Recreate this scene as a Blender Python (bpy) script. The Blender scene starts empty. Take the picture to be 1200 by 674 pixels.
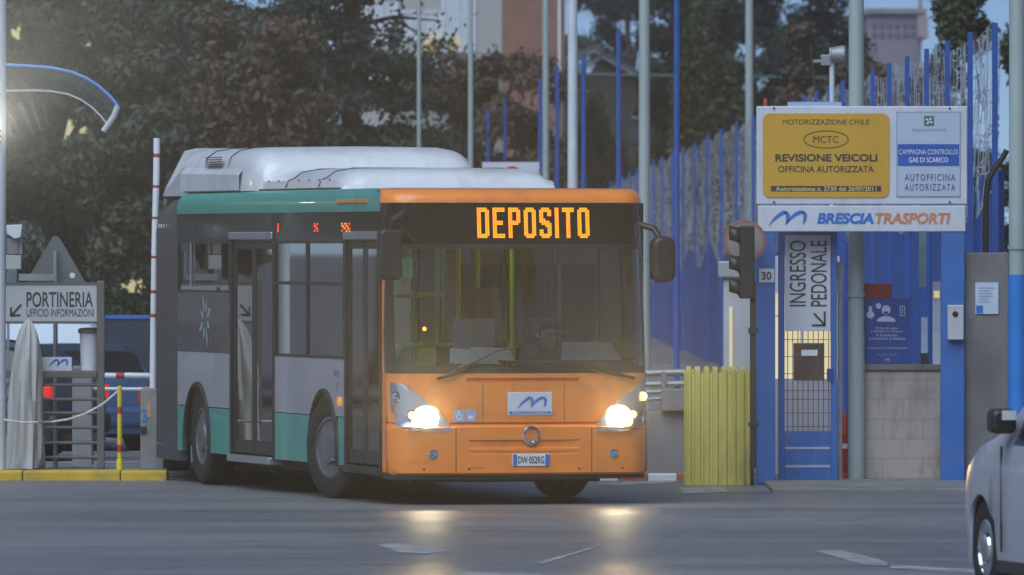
import bpy, bmesh, math, random
import numpy as np
from mathutils import Vector, Matrix
R = math.radians
random.seed(7)
rng = np.random.default_rng(11)
scene = bpy.context.scene
C = scene.collection

# ------------------------------------------------------------------ camera, sky, sun, exposure
F = 11176.0            # focal length in photograph pixels (1200 wide)
HZ = 285.0             # horizon row in the photograph
CAMZ = 2.425
cam_d = bpy.data.cameras.new('camera')
cam = bpy.data.objects.new('camera', cam_d)
C.objects.link(cam)
cam.location = (0, 0, CAMZ)
cam.rotation_euler = (R(90), 0, 0)
cam_d.sensor_width = 36
cam_d.lens = 36 * F / 1200
cam_d.shift_y = -(337 - HZ) / 1200
cam_d.clip_start = 1
cam_d.clip_end = 5000
cam_d.dof.use_dof = True
cam_d.dof.focus_distance = 89.5
cam_d.dof.aperture_fstop = 6.3
scene.camera = cam

SUN_EL, SUN_ROT = 50.0, 205.0
w = bpy.data.worlds.new('World')
scene.world = w
w.use_nodes = True
nt = w.node_tree
bg = nt.nodes['Background']
sky = nt.nodes.new('ShaderNodeTexSky')
sky.sky_type = 'NISHITA'
sky.sun_disc = False
sky.sun_elevation = R(SUN_EL)
sky.sun_rotation = R(SUN_ROT)
sky.air_density = 0.3
sky.dust_density = 0.0
sky.ozone_density = 4.0
nt.links.new(sky.outputs[0], bg.inputs[0])
bg.inputs[1].default_value = 0.075
sd = bpy.data.lights.new('sun', 'SUN')
sd.energy = 2.9
sd.angle = R(60)
sd.color = (0.74, 0.86, 1.0)
so = bpy.data.objects.new('sun', sd)
C.objects.link(so)
az = R(SUN_ROT)
sdir = Vector((math.sin(az) * math.cos(R(SUN_EL)), math.cos(az) * math.cos(R(SUN_EL)), math.sin(R(SUN_EL))))
so.rotation_euler = sdir.to_track_quat('Z', 'Y').to_euler()
scene.view_settings.view_transform = 'Standard'
scene.view_settings.look = 'None'
scene.view_settings.exposure = 0.18
scene.view_settings.gamma = 1
scene.view_settings.use_curve_mapping = False
scene.render.engine = 'CYCLES'
scene.cycles.use_denoising = True
scene.cycles.max_bounces = 10
scene.cycles.transparent_max_bounces = 24
scene.cycles.volume_bounces = 0
scene.cycles.caustics_reflective = False
scene.cycles.caustics_refractive = False

# ------------------------------------------------------------------ helpers
def at(px, py, D):
    return Vector(((px - 600) / F * D, D, CAMZ - (py - HZ) / F * D))
def wx(px, D): return (px - 600) / F * D
def wz(py, D): return CAMZ - (py - HZ) / F * D

ORG = {}
def tag(o, label=None, cat=None, group=None, kind=None):
    if label: o['label'] = label
    if cat: o['category'] = cat
    if group: o['group'] = group
    if kind: o['kind'] = kind
    return o
def thing(name, label, cat, loc, group=None, rz=0.0, local=False):
    o = bpy.data.objects.new(name, None)
    C.objects.link(o)
    o.empty_display_size = 0.2
    o.location = loc
    o.rotation_euler = (0, 0, rz)
    ORG[o.name] = Vector((0, 0, 0)) if local else Vector(loc)
    return tag(o, label, cat, group)

class MB:
    def __init__(s): s.v = []; s.f = []; s.m = []
    def add(s, vs, fs, m=0):
        b = len(s.v)
        s.v += [tuple(p) for p in vs]
        s.f += [tuple(i + b for i in f) for f in fs]
        s.m += [m] * len(fs)
        return s
    def box(s, x0, x1, y0, y1, z0, z1, m=0):
        vs = [(x0,y0,z0),(x1,y0,z0),(x1,y1,z0),(x0,y1,z0),(x0,y0,z1),(x1,y0,z1),(x1,y1,z1),(x0,y1,z1)]
        return s.add(vs, [(0,3,2,1),(4,5,6,7),(0,1,5,4),(1,2,6,5),(2,3,7,6),(3,0,4,7)], m)
    def pbox(s, x0, x1, y0, y1, D, dep, m=0):
        """a box whose camera-side face stands at depth D and measures these photo columns and rows"""
        return s.box(wx(x0, D), wx(x1, D), D, D + dep, wz(y1, D), wz(y0, D), m)
    def tube(s, pts, r, n=8, m=0, cap=True):
        pts = [Vector(p) for p in pts]
        rs = r if isinstance(r, (list, tuple)) else [r] * len(pts)
        vs = []; fs = []
        up0 = None
        for i, p in enumerate(pts):
            d = (pts[min(i+1, len(pts)-1)] - pts[max(i-1, 0)])
            d = d.normalized() if d.length > 1e-9 else Vector((0,0,1))
            if up0 is None:
                up0 = d.orthogonal().normalized()
            u = (up0 - d * up0.dot(d))
            u = u.normalized() if u.length > 1e-6 else d.orthogonal().normalized()
            up0 = u
            vv = d.cross(u)
            for k in range(n):
                a = 2 * math.pi * k / n
                vs.append(p + (u * math.cos(a) + vv * math.sin(a)) * rs[i])
        for i in range(len(pts) - 1):
            for k in range(n):
                a, b = i*n + k, i*n + (k+1) % n
                fs.append((a, b, b + n, a + n))
        if cap:
            fs.append(tuple(range(n))[::-1]); fs.append(tuple(range((len(pts)-1)*n, len(pts)*n)))
        return s.add(vs, fs, m)
    def lathe(s, prof, o, axis='z', n=24, m=0, close=False):
        """prof: (radius, height along axis)"""
        o = Vector(o)
        ax = {'x': (Vector((1,0,0)), Vector((0,1,0)), Vector((0,0,1))), 'y': (Vector((0,1,0)), Vector((0,0,1)), Vector((1,0,0))),
              'z': (Vector((0,0,1)), Vector((1,0,0)), Vector((0,1,0)))}[axis]
        vs = []; fs = []
        for r, h in prof:
            for k in range(n):
                a = 2 * math.pi * k / n
                vs.append(o + ax[0] * h + (ax[1] * math.cos(a) + ax[2] * math.sin(a)) * r)
        L = len(prof)
        for i in range(L if close else L - 1):
            j = (i + 1) % L
            for k in range(n):
                fs.append((i*n + k, i*n + (k+1) % n, j*n + (k+1) % n, j*n + k))
        if not close:
            fs.append(tuple(range(n))[::-1]); fs.append(tuple(range((L-1)*n, L*n)))
        return s.add(vs, fs, m)
    def grid(s, rows, m=0):
        n = len(rows[0]); vs = [p for r in rows for p in r]; fs = []
        for i in range(len(rows) - 1):
            for k in range(n - 1):
                fs.append((i*n + k, i*n + k + 1, (i+1)*n + k + 1, (i+1)*n + k))
        return s.add(vs, fs, m)
    def prism(s, poly, f, d, m=0):
        """poly: 2-D outline; f maps (a, b, depth) to a point; d thickness"""
        n = len(poly)
        vs = [f(a, b, 0) for a, b in poly] + [f(a, b, d) for a, b in poly]
        fs = [tuple(range(n)), tuple(range(2*n - 1, n - 1, -1))] + [(i, i + n, (i+1) % n + n, (i+1) % n) for i in range(n)]
        return s.add(vs, fs, m)
    def quad(s, a, b, c, d, m=0): return s.add([a, b, c, d], [(0,1,2,3)], m)
    def build(s, name, mats, parent=None, smooth=False, bevel=0.0, label=None, seg=2, sub=0):
        me = bpy.data.meshes.new(name)
        if parent is not None: o0 = ORG[parent.name]
        else:
            a = np.array(s.v); o0 = Vector(((a[:,0].min()+a[:,0].max())/2, (a[:,1].min()+a[:,1].max())/2, a[:,2].min()))
        vs = [(p[0]-o0[0], p[1]-o0[1], p[2]-o0[2]) for p in s.v]
        me.from_pydata(vs, [], s.f)
        if not isinstance(mats, (list, tuple)): mats = [mats]
        for m in mats: me.materials.append(m)
        me.polygons.foreach_set('material_index', s.m)
        bm = bmesh.new(); bm.from_mesh(me)
        bmesh.ops.recalc_face_normals(bm, faces=bm.faces)
        bm.to_mesh(me); bm.free()
        o = bpy.data.objects.new(name, me)
        C.objects.link(o)
        if parent is not None: o.parent = parent
        else: o.location = o0
        ORG[o.name] = o0
        if smooth:
            me.polygons.foreach_set('use_smooth', [True] * len(me.polygons))
            me.set_sharp_from_angle(angle=R(38))
        if bevel:
            b = o.modifiers.new('bevel', 'BEVEL'); b.width = bevel; b.segments = seg; b.limit_method = 'ANGLE'; b.angle_limit = R(40)
            b.harden_normals = False
        if sub:
            b = o.modifiers.new('sub', 'SUBSURF'); b.levels = sub; b.render_levels = sub
        if label: o['label'] = label
        return o

def text_geo(body, bold=0.0, shear=0.0, spacing=1.0):
    cu = bpy.data.curves.new('t', 'FONT')
    cu.body = body; cu.size = 1; cu.offset = bold; cu.shear = shear; cu.space_character = spacing
    cu.resolution_u = 4
    o = bpy.data.objects.new('t', cu)
    C.objects.link(o)
    dg = bpy.context.evaluated_depsgraph_get()
    me = bpy.data.meshes.new_from_object(o.evaluated_get(dg))
    vs = np.array([v.co[:2] for v in me.vertices]); fs = [tuple(p.vertices) for p in me.polygons]
    bpy.data.objects.remove(o); bpy.data.curves.remove(cu); bpy.data.meshes.remove(me)
    return vs, fs
def put_text(mb, body, f, cx, cy, wd, ht, bold=0.0, shear=0.0, rot=0, m=0, spacing=1.0):
    """fit the words into a wd x ht rectangle centred on (cx, cy) of a plane; f(a, b) gives the 3-D point"""
    vs, fs = text_geo(body, bold, shear, spacing)
    mn, mx = vs.min(0), vs.max(0)
    q = (vs - (mn + mx) / 2) / (mx - mn)
    if rot == 90: q = np.stack([-q[:,1] * ht, q[:,0] * wd], 1)
    else: q = q * np.array([wd, ht])
    mb.add([f(cx + a, cy + b) for a, b in q], fs, m)
def pplane(D, off=0.004):
    """plane facing the camera, addressed in photo columns and rows"""
    return lambda a, b: (wx(a, D), D - off, wz(-b, D))
def ptext(mb, body, x0, x1, y0, y1, D, off=0.004, **k):
    f = lambda a, b: (wx(a, D), D - off, wz(-b, D))
    rot = k.get('rot', 0)
    wd, ht = (x1 - x0, y1 - y0) if rot == 0 else (y1 - y0, x1 - x0)
    put_text(mb, body, f, (x0 + x1) / 2, -(y0 + y1) / 2, wd, ht, **k)
def stroke(mb, pts, ws, f, m=0):
    """tapered flat stroke on a plane f(a, b)"""
    P = [Vector((a, b)) for a, b in pts]; L = []; Q = []
    for i, p in enumerate(P):
        d = (P[min(i+1, len(P)-1)] - P[max(i-1, 0)]).normalized(); n = Vector((-d.y, d.x))
        L.append(f(*(p + n * ws[i] / 2))); Q.append(f(*(p - n * ws[i] / 2)))
    mb.grid([L, Q], m)
def wing_logo(mb, f, x0, y0, wd, ht, m=0):
    def q(pts): return [(x0 + a * wd, y0 + b * ht) for a, b in pts]
    k = ht
    stroke(mb, q([(0,0),(.12,.38),(.27,.72),(.40,.92),(.50,.93)]), [.03*k,.16*k,.25*k,.28*k,.12*k], f, m)
    stroke(mb, q([(.46,.95),(.52,.72),(.51,.4),(.46,.08)]), [.18*k,.3*k,.24*k,.05*k], f, m)
    stroke(mb, q([(.46,.08),(.58,.48),(.72,.78),(.85,.93),(.97,.95)]), [.04*k,.16*k,.24*k,.27*k,.1*k], f, m)
    stroke(mb, q([(.93,.97),(.99,.75),(.98,.4),(.92,.1)]), [.16*k,.28*k,.22*k,.05*k], f, m)

# ------------------------------------------------------------------ materials
MATS = {}
def mat(name, col, rough=0.5, metal=0.0, var=0.12, scale=4.0, bump=0.0, bscale=40.0, dirt=None, dscale=1.2, damt=0.5, spec=0.5, coat=0.0, stretch=None, dlo=.5, dhi=.7):
    if name in MATS: return MATS[name]
    m = bpy.data.materials.new(name); m.use_nodes = True
    t = m.node_tree; b = t.nodes['Principled BSDF']; L = t.links.new
    b.inputs['Roughness'].default_value = rough; b.inputs['Metallic'].default_value = metal
    b.inputs['Specular IOR Level'].default_value = spec; b.inputs['Coat Weight'].default_value = coat
    tc = t.nodes.new('ShaderNodeTexCoord'); vec = tc.outputs['Object']
    if stretch:
        mp = t.nodes.new('ShaderNodeMapping'); mp.inputs['Scale'].default_value = stretch; L(vec, mp.inputs[0]); vec = mp.outputs[0]
    n = t.nodes.new('ShaderNodeTexNoise'); n.inputs['Scale'].default_value = scale; n.inputs['Detail'].default_value = 5
    L(vec, n.inputs['Vector'])
    r = t.nodes.new('ShaderNodeValToRGB'); L(n.outputs[0], r.inputs[0])
    r.color_ramp.elements[0].position = .3; r.color_ramp.elements[1].position = .7
    r.color_ramp.elements[0].color = [max(0, c * (1 - var)) for c in col] + [1]
    r.color_ramp.elements[1].color = [min(1, c * (1 + var)) for c in col] + [1]
    out = r.outputs[0]
    if dirt:
        n2 = t.nodes.new('ShaderNodeTexNoise'); n2.inputs['Scale'].default_value = dscale; n2.inputs['Detail'].default_value = 8; n2.inputs['Roughness'].default_value = .65
        L(vec, n2.inputs['Vector'])
        mr = t.nodes.new('ShaderNodeMapRange'); mr.inputs[1].default_value = dlo; mr.inputs[2].default_value = dhi; mr.inputs[4].default_value = damt
        L(n2.outputs[0], mr.inputs[0])
        mx = t.nodes.new('ShaderNodeMixRGB'); L(mr.outputs[0], mx.inputs[0]); L(out, mx.inputs[1]); mx.inputs[2].default_value = list(dirt) + [1]
        out = mx.outputs[0]
    L(out, b.inputs['Base Color'])
    rr = t.nodes.new('ShaderNodeMapRange'); rr.inputs[3].default_value = max(0.02, rough - .08); rr.inputs[4].default_value = min(1, rough + .08)
    L(n.outputs[0], rr.inputs[0]); L(rr.outputs[0], b.inputs['Roughness'])
    if bump:
        n3 = t.nodes.new('ShaderNodeTexNoise'); n3.inputs['Scale'].default_value = bscale; n3.inputs['Detail'].default_value = 4; L(vec, n3.inputs['Vector'])
        bp = t.nodes.new('ShaderNodeBump'); bp.inputs['Strength'].default_value = bump; bp.inputs['Distance'].default_value = .02
        L(n3.outputs[0], bp.inputs['Height']); L(bp.outputs[0], b.inputs['Normal'])
    MATS[name] = m
    return m
def glow(name, col, strength):
    if name in MATS: return MATS[name]
    m = bpy.data.materials.new(name); m.use_nodes = True
    b = m.node_tree.nodes['Principled BSDF']
    b.inputs['Base Color'].default_value = [c * .3 for c in col] + [1]
    b.inputs['Emission Color'].default_value = list(col) + [1]; b.inputs['Emission Strength'].default_value = strength
    MATS[name] = m
    return m
def glass(name, tint=(.8,.85,.85), refl=1.0, rough=0.02, ior=1.5):
    if name in MATS: return MATS[name]
    m = bpy.data.materials.new(name); m.use_nodes = True
    t = m.node_tree; t.nodes.clear(); L = t.links.new
    o = t.nodes.new('ShaderNodeOutputMaterial'); mx = t.nodes.new('ShaderNodeMixShader'); tr = t.nodes.new('ShaderNodeBsdfTransparent')
    gl = t.nodes.new('ShaderNodeBsdfGlossy'); fr = t.nodes.new('ShaderNodeFresnel')
    tr.inputs[0].default_value = list(tint) + [1]; gl.inputs['Roughness'].default_value = rough; fr.inputs[0].default_value = ior
    ml = t.nodes.new('ShaderNodeMath'); ml.operation = 'MULTIPLY'; ml.inputs[1].default_value = refl; ml.use_clamp = True
    L(fr.outputs[0], ml.inputs[0]); L(ml.outputs[0], mx.inputs[0]); L(tr.outputs[0], mx.inputs[1]); L(gl.outputs[0], mx.inputs[2]); L(mx.outputs[0], o.inputs[0])
    MATS[name] = m
    return m
def leaf_mat(name, cols, trans=.25):
    if name in MATS: return MATS[name]
    m = bpy.data.materials.new(name); m.use_nodes = True
    t = m.node_tree; L = t.links.new; b = t.nodes['Principled BSDF']
    g = t.nodes.new('ShaderNodeNewGeometry'); r = t.nodes.new('ShaderNodeValToRGB')
    tc = t.nodes.new('ShaderNodeTexCoord'); n = t.nodes.new('ShaderNodeTexNoise'); n.inputs['Scale'].default_value = .9; n.inputs['Detail'].default_value = 3
    L(tc.outputs['Object'], n.inputs['Vector'])
    a = t.nodes.new('ShaderNodeMath'); a.operation = 'MULTIPLY_ADD'; a.inputs[1].default_value = .22
    s = t.nodes.new('ShaderNodeMapRange'); s.inputs[1].default_value = .3; s.inputs[2].default_value = .7; s.inputs[4].default_value = .78
    L(n.outputs[0], s.inputs[0]); L(g.outputs['Random Per Island'], a.inputs[0]); L(s.outputs[0], a.inputs[2]); L(a.outputs[0], r.inputs[0])
    e = r.color_ramp.elements
    while len(e) < len(cols): e.new(.5)
    for i, c in enumerate(cols): e[i].position = i / (len(cols) - 1); e[i].color = list(c) + [1]
    L(r.outputs[0], b.inputs['Base Color']); b.inputs['Roughness'].default_value = .6; b.inputs['Specular IOR Level'].default_value = .25
    MATS[name] = m
    return m

M_orange = mat('orange_paint', (.90,.265,.048), .32, var=.06, scale=2, dirt=(.36,.14,.06), dscale=3.2, damt=.4, coat=.3)
M_teal = mat('teal_paint', (.05,.31,.25), .33, var=.08, scale=2, dirt=(.09,.15,.13), dscale=2.5, damt=.4, coat=.2)
M_panel = mat('grey_panel', (.33,.32,.35), .38, var=.06, scale=1.5, dirt=(.2,.19,.19), dscale=2.0, damt=.35, coat=.2)
M_fair = mat('white_fairing', (.66,.67,.69), .32, var=.05, scale=1.5, dirt=(.40,.39,.37), dscale=2.2, damt=.5, stretch=(1,1,.5), coat=.3)
M_black = mat('black_trim', (.018,.018,.02), .42, var=.2)
M_gloss = mat('black_gloss', (.008,.008,.009), .12, var=.2, spec=.25)
M_rub = mat('rubber', (.014,.0135,.014), .75, var=.25, scale=9, dirt=(.07,.065,.06), dscale=5, damt=.4)
M_bell = mat('bellows_fabric', (.042,.042,.05), .7, var=.2, scale=6, dirt=(.07,.066,.066), dscale=3, damt=.3)
M_dark = mat('dark_metal', (.03,.03,.032), .6, var=.2)
M_alu = mat('aluminium', (.42,.42,.44), .38, .7, var=.1)
M_rim = mat('dull_rim', (.14,.14,.15), .55, .3, var=.25, scale=7)
M_chrome = mat('chrome', (.7,.7,.72), .15, 1.0, var=.05)
M_white = mat('white_paint', (.74,.74,.77), .45, var=.05, scale=3, dirt=(.5,.49,.46), dscale=2.6, damt=.25)
M_wglow = None
M_blue = mat('blue_paint', (.012,.085,.36), .5, var=.14, scale=2.5, dirt=(.06,.09,.17), dscale=1.5, damt=.45)
M_blue_l = mat('blue_paint_light', (.035,.14,.43), .5, var=.12, scale=2.5, dirt=(.09,.13,.22), dscale=2.2, damt=.4)
M_yel = mat('yellow_plastic', (.60,.51,.13), .6, var=.1, scale=2.5, dirt=(.30,.26,.12), dscale=5, damt=.65, stretch=(1,1,.3))
M_kerby = mat('yellow_kerb', (.58,.38,.03), .7, var=.18, scale=5, dirt=(.28,.23,.12), dscale=3, damt=.7, bump=.3)
M_conc = mat('concrete', (.27,.26,.26), .85, var=.2, scale=3, dirt=(.12,.115,.11), dscale=1.6, damt=.6, bump=.3, stretch=(1,1,.45))
M_concd = mat('concrete_pillar', (.20,.19,.19), .85, var=.28, scale=2.4, dirt=(.09,.085,.08), dscale=1.8, damt=.75, bump=.3, stretch=(1,1,.5))
M_pole = mat('pole_green_grey', (.36,.42,.40), .5, var=.1, scale=3, dirt=(.25,.27,.25), dscale=2, damt=.4, stretch=(1,1,.2))
M_polew = mat('pole_white', (.62,.65,.68), .45, var=.08, scale=3)
M_galv = mat('galvanised', (.30,.31,.32), .5, .35, var=.15, scale=6)
M_red = mat('red_paint', (.45,.035,.025), .45, var=.12)
M_sil = mat('silver_car_paint', (.46,.46,.51), .36, .15, var=.03, scale=2, dirt=(.4,.39,.4), dscale=1.5, damt=.3, coat=.3)
M_letk = mat('lettering_dark', (.035,.035,.04), .6)
M_letb = mat('lettering_blue', (.02,.16,.52), .5)
M_leto = mat('lettering_orange', (.62,.22,.10), .5)
M_letw = mat('lettering_white', (.75,.76,.78), .5)
M_signw = mat('sign_white', (.62,.63,.68), .4, var=.05, scale=2, dirt=(.42,.41,.40), dscale=3.5, damt=.5, stretch=(1,1,.22))
M_signy = mat('sign_yellow', (.62,.34,.035), .42, var=.06, scale=2)
M_signb = mat('sign_blue', (.02,.06,.26), .45, var=.06)
G_wind = glass('windscreen_glass', (.80,.86,.82), 2.6, .015)
G_side = glass('side_glass', (.78,.82,.82), 2.0, .02)
G_clear = glass('clear_side_glass', (.9,.93,.92), 1.0, .02)
G_lens = glass('lamp_lens', (.9,.92,.95), 1.3, .02)
E_head = glow('headlight_bulb', (1.0,.82,.50), 115.0)
E_amber = glow('amber_bulb', (1.0,.45,.10), 7.0)
E_led = glow('led_amber', (1.0,.30,.010), 1.5)
E_ledr = glow('led_red', (1.0,.06,.03), 1.6)
E_win_wall = glow('lit_window_and_wall', (1.0,.86,.46), .34)
E_booth = glow('booth_light', (1.0,.86,.52), .55)
E_tail = glow('tail_light', (1.0,.03,.02), .45)

# ------------------------------------------------------------------ ground
def asphalt():
    m = bpy.data.materials.new('asphalt'); m.use_nodes = True
    t = m.node_tree; L = t.links.new; b = t.nodes['Principled BSDF']
    tc = t.nodes.new('ShaderNodeTexCoord')
    mp = t.nodes.new('ShaderNodeMapping'); mp.inputs['Scale'].default_value = (.16, .55, 1); L(tc.outputs['Object'], mp.inputs[0])
    n1 = t.nodes.new('ShaderNodeTexNoise'); n1.inputs['Scale'].default_value = .9; n1.inputs['Detail'].default_value = 7; n1.inputs['Roughness'].default_value = .62; L(mp.outputs[0], n1.inputs['Vector'])
    n2 = t.nodes.new('ShaderNodeTexNoise'); n2.inputs['Scale'].default_value = 6; n2.inputs['Detail'].default_value = 6; L(tc.outputs['Object'], n2.inputs['Vector'])
    r = t.nodes.new('ShaderNodeValToRGB'); e = r.color_ramp.elements
    e[0].position = .32; e[0].color = (.165,.165,.17,1); e[1].position = .68; e[1].color = (.31,.307,.31,1)
    L(n1.outputs[0], r.inputs[0])
    mx = t.nodes.new('ShaderNodeMixRGB'); mx.blend_type = 'MULTIPLY'; mx.inputs[0].default_value = .5
    L(r.outputs[0], mx.inputs[1]); L(n2.outputs[0], mx.inputs[2])
    vo = t.nodes.new('ShaderNodeTexVoronoi'); vo.feature = 'DISTANCE_TO_EDGE'; vo.inputs['Scale'].default_value = .22
    wn = t.nodes.new('ShaderNodeTexNoise'); wn.inputs['Scale'].default_value = 1.4; wn.inputs['Detail'].default_value = 4
    wv = t.nodes.new('ShaderNodeMixRGB'); wv.blend_type = 'ADD'; wv.inputs[0].default_value = .9; L(tc.outputs['Object'], wn.inputs['Vector']); L(tc.outputs['Object'], wv.inputs[1]); L(wn.outputs['Color'], wv.inputs[2]); L(wv.outputs[0], vo.inputs['Vector'])
    cr = t.nodes.new('ShaderNodeMapRange'); cr.inputs[1].default_value = .004; cr.inputs[2].default_value = .016; cr.inputs[3].default_value = .22; cr.inputs[4].default_value = 0; L(vo.outputs['Distance'], cr.inputs[0])
    cm = t.nodes.new('ShaderNodeMixRGB'); cm.inputs[2].default_value = (.03,.03,.032,1); L(cr.outputs[0], cm.inputs[0]); L(mx.outputs[0], cm.inputs[1])
    n4 = t.nodes.new('ShaderNodeTexNoise'); n4.inputs['Scale'].default_value = .8; n4.inputs['Detail'].default_value = 9; n4.inputs['Roughness'].default_value = .7; L(tc.outputs['Object'], n4.inputs['Vector'])
    sm = t.nodes.new('ShaderNodeMapRange'); sm.inputs[1].default_value = .56; sm.inputs[2].default_value = .66; sm.inputs[4].default_value = .3; L(n4.outputs[0], sm.inputs[0])
    st_ = t.nodes.new('ShaderNodeMixRGB'); st_.inputs[2].default_value = (.05,.05,.053,1); L(sm.outputs[0], st_.inputs[0]); L(cm.outputs[0], st_.inputs[1]); L(st_.outputs[0], b.inputs['Base Color'])
    rr = t.nodes.new('ShaderNodeMapRange'); rr.inputs[1].default_value = .3; rr.inputs[2].default_value = .7; rr.inputs[3].default_value = .36; rr.inputs[4].default_value = .48
    L(n1.outputs[0], rr.inputs[0]); L(rr.outputs[0], b.inputs['Roughness'])
    b.inputs['Specular IOR Level'].default_value = .5
    n3 = t.nodes.new('ShaderNodeTexNoise'); n3.inputs['Scale'].default_value = 60; n3.inputs['Detail'].default_value = 3; L(tc.outputs['Object'], n3.inputs['Vector'])
    bp = t.nodes.new('ShaderNodeBump'); bp.inputs['Strength'].default_value = .35; bp.inputs['Distance'].default_value = .012
    L(n3.outputs[0], bp.inputs['Height']); L(bp.outputs[0], b.inputs['Normal'])
    return m
g = MB(); g.quad((-900,-300,0),(900,-300,0),(900,1800,0),(-900,1800,0))
tag(g.build('road', asphalt()), kind='structure')
# worn white road markings
M_mark = mat('worn_road_paint', (.42,.42,.43), .7, var=.2, scale=6, dirt=(.11,.11,.11), dscale=3.0, damt=.9, dlo=.42, dhi=.62)
def sheet(poly, z=.004):
    mb = MB(); mb.add([(wx(a, F*CAMZ/(b-HZ)), F*CAMZ/(b-HZ), z) for a, b in poly], [tuple(range(len(poly)))]); return mb
for pl in ([(440,639),(462,637),(528,645),(500,650),(470,648)], [(955,646),(985,645),(1030,656),(1045,663),(1010,662)],
           [(797,572),(845,571),(856,577),(800,579)], [(540,671),(640,674),(640,686),(530,684)], [(1040,662),(1180,670),(1180,674),(1045,667)],
           [(690,566.5),(770,564),(800,566),(720,569)], [(628,660),(700,640),(702,641.5),(634,662)]):
    tag(sheet(pl).build('road_marking', M_mark), kind='structure')
# pavement in front of the pedestrian gate
mb = MB(); mb.box(wx(905,92.6), 14, 92.6, 100, -.05, .045)
tag(mb.build('pavement', mat('pavement_concrete', (.21,.205,.2), .85, var=.2, scale=3, dirt=(.10,.10,.10), dscale=2, damt=.6), bevel=.015), kind='structure')
# traffic island on the left with its yellow kerb
mb = MB(); mb.box(-12, -3.72, 97.95, 100.5, -.05, .088)
tag(mb.build('island_pavement', M_conc), kind='structure')
x = -12.0
mb = MB()
while x < -3.6:
    x2 = min(x + 1.0, -3.52); mb.box(x + .004, x2 - .004, 97.45, 97.94, -.05, .10); x = x2
    if x2 >= -3.53: break
tag(mb.build('kerb', M_kerby, bevel=.02), kind='structure')
# red and white kerb on the right
mb = MB(); x = wx(690, 97.6); i = 0
while x < wx(803, 97.6):
    mb.box(x + .003, x + .297, 97.4, 97.62, -.05, .07, i % 2); x += .3; i += 1
tag(mb.build('kerb', [M_white, mat('kerb_red', (.42,.09,.07), .7, var=.15)], bevel=.012), kind='structure')
# pale lane lines on the yard floor behind the island
for D, x0, x1 in ((104.5,-6,-2), (109.5,-7,-3), (118,-8,-3.4)):
    mb = MB(); mb.quad((x0,D,.004),(x1,D+1.5,.004),(x1,D+2.3,.004),(x0,D+.6,.004)); tag(mb.build('road_marking', M_mark), kind='structure')

# ------------------------------------------------------------------ the bus
TH = math.asin(.255)
BX, BY = -1.10, 88.0
W = 2.5
bus = thing('articulated_bus', 'orange fronted articulated city bus with teal skirts and lit DEPOSITO display', 'bus', (BX, BY, 0), rz=TH, local=True)
BM = Matrix.Translation((BX, BY, 0)) @ Matrix.Rotation(TH, 4, 'Z')

def plan(x):
    x = min(max(x, 0), W); g_ = .07 * ((x - W/2) / (W/2)) ** 2; e = min(x, W - x); r = .25
    return g_ + (r - r * math.sqrt(max(0, 1 - ((r - e) / r) ** 2)) if e < r else 0)
def setb(z):
    if z < .72: return -.03
    if z < .74: return -.03 * (1 - (z - .72) / .02) + 0
    if z < 1.22: return 0.0
    return .17 * (z - 1.22) / 1.6
def fy(x, z): return plan(x) + setb(z)
XS = [0,.005,.018,.04,.07,.11,.16,.2,.3,.45,.6,.7,.72,.9,1.1,1.25]
XS = XS + [W - a for a in XS[::-1][1:]]
def front(zs, off=0.0, xs=XS, extra=None):
    return [[(x, fy(x, z) - off + (extra(x, z) if extra else 0), z) for x in xs] for z in zs]
# orange lower front: bumper step, panel gap and a long slot below the windscreen
def ex(x, z):
    d = 0
    if abs(z - .757) < .009: d += .022
    if 1.140 < z < 1.175 and .7 < x < W - .7: d += .03
    if .53 < z < .60 and .80 < x < W - .80: d += .02
    if .47 < z < .50 and .75 < x < W - .75: d += .008
    return d
zs = [.30,.34,.47,.475,.495,.50,.525,.535,.595,.605,.70,.72,.74,.747,.750,.764,.767,.85,1.0,1.138,1.142,1.173,1.177,1.225]
mb = MB(); rows = front(zs, 0, XS, ex)
rows = [[(p[0], p[1] + .10, .275) for p in rows[0]], [(p[0], p[1] + .03, .28) for p in rows[0]]] + rows
rows = [[(p[0] + (1 if p[0] < W/2 else -1)*max(0, .42 - p[2])*.28*max(0, abs(p[0]-W/2)/(W/2) - .6), p[1], p[2]) for p in r_] for r_ in rows]
mb.grid(rows)
# the side returns behind the bumper corners
for sx in (0, W):
    mb.grid([[(sx, .27 + setb(z), z) for z in (.30,.6,1.0,1.225)], [(sx, .405, z) for z in (.30,.6,1.0,1.225)]])
body = mb.build('front_panel', M_orange, bus, smooth=True)
mb = MB()
for xx in (.60, W-.60): mb.tube([(xx, fy(xx, z) + .001, z) for z in (.30,.45,.60,.715)], .0045, 5)
for xx in (.86, W-.86): mb.tube([(xx, fy(xx, z) + .001, z) for z in (.765,.9,1.05,1.13)], .003, 5)
mb.tube([(a, fy(a, .345) + .001, .345) for a in (.72,.86,.86)], .003, 5)
for xx in (.30,.72,W-.72,W-.30): mb.lathe([(.010,.004),(.010,-.003),(0,-.004)], (xx, fy(xx,.335), .335), 'y', 8)
mb.build('panel_gap', M_dark, bus)
mb = MB()
mb.grid(front([.24,.27,.30], -.05)); mb.build('bumper_lip', M_dark, bus, smooth=True)
# orange roof cap
mb = MB(); r = []
for z, o in ((2.80,-.012),(2.80,.004),(2.84,0),(2.875,-.015),(2.905,-.05),(2.925,-.11),(2.935,-.25),(2.936,-.45)):
    r.append([(x + (W/2 - x) * max(0, (z - 2.85)) * .35, fy(x, z) - o, z) for x in XS])
mb.grid(r); mb.build('roof_cap', M_orange, bus, smooth=True)
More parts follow.
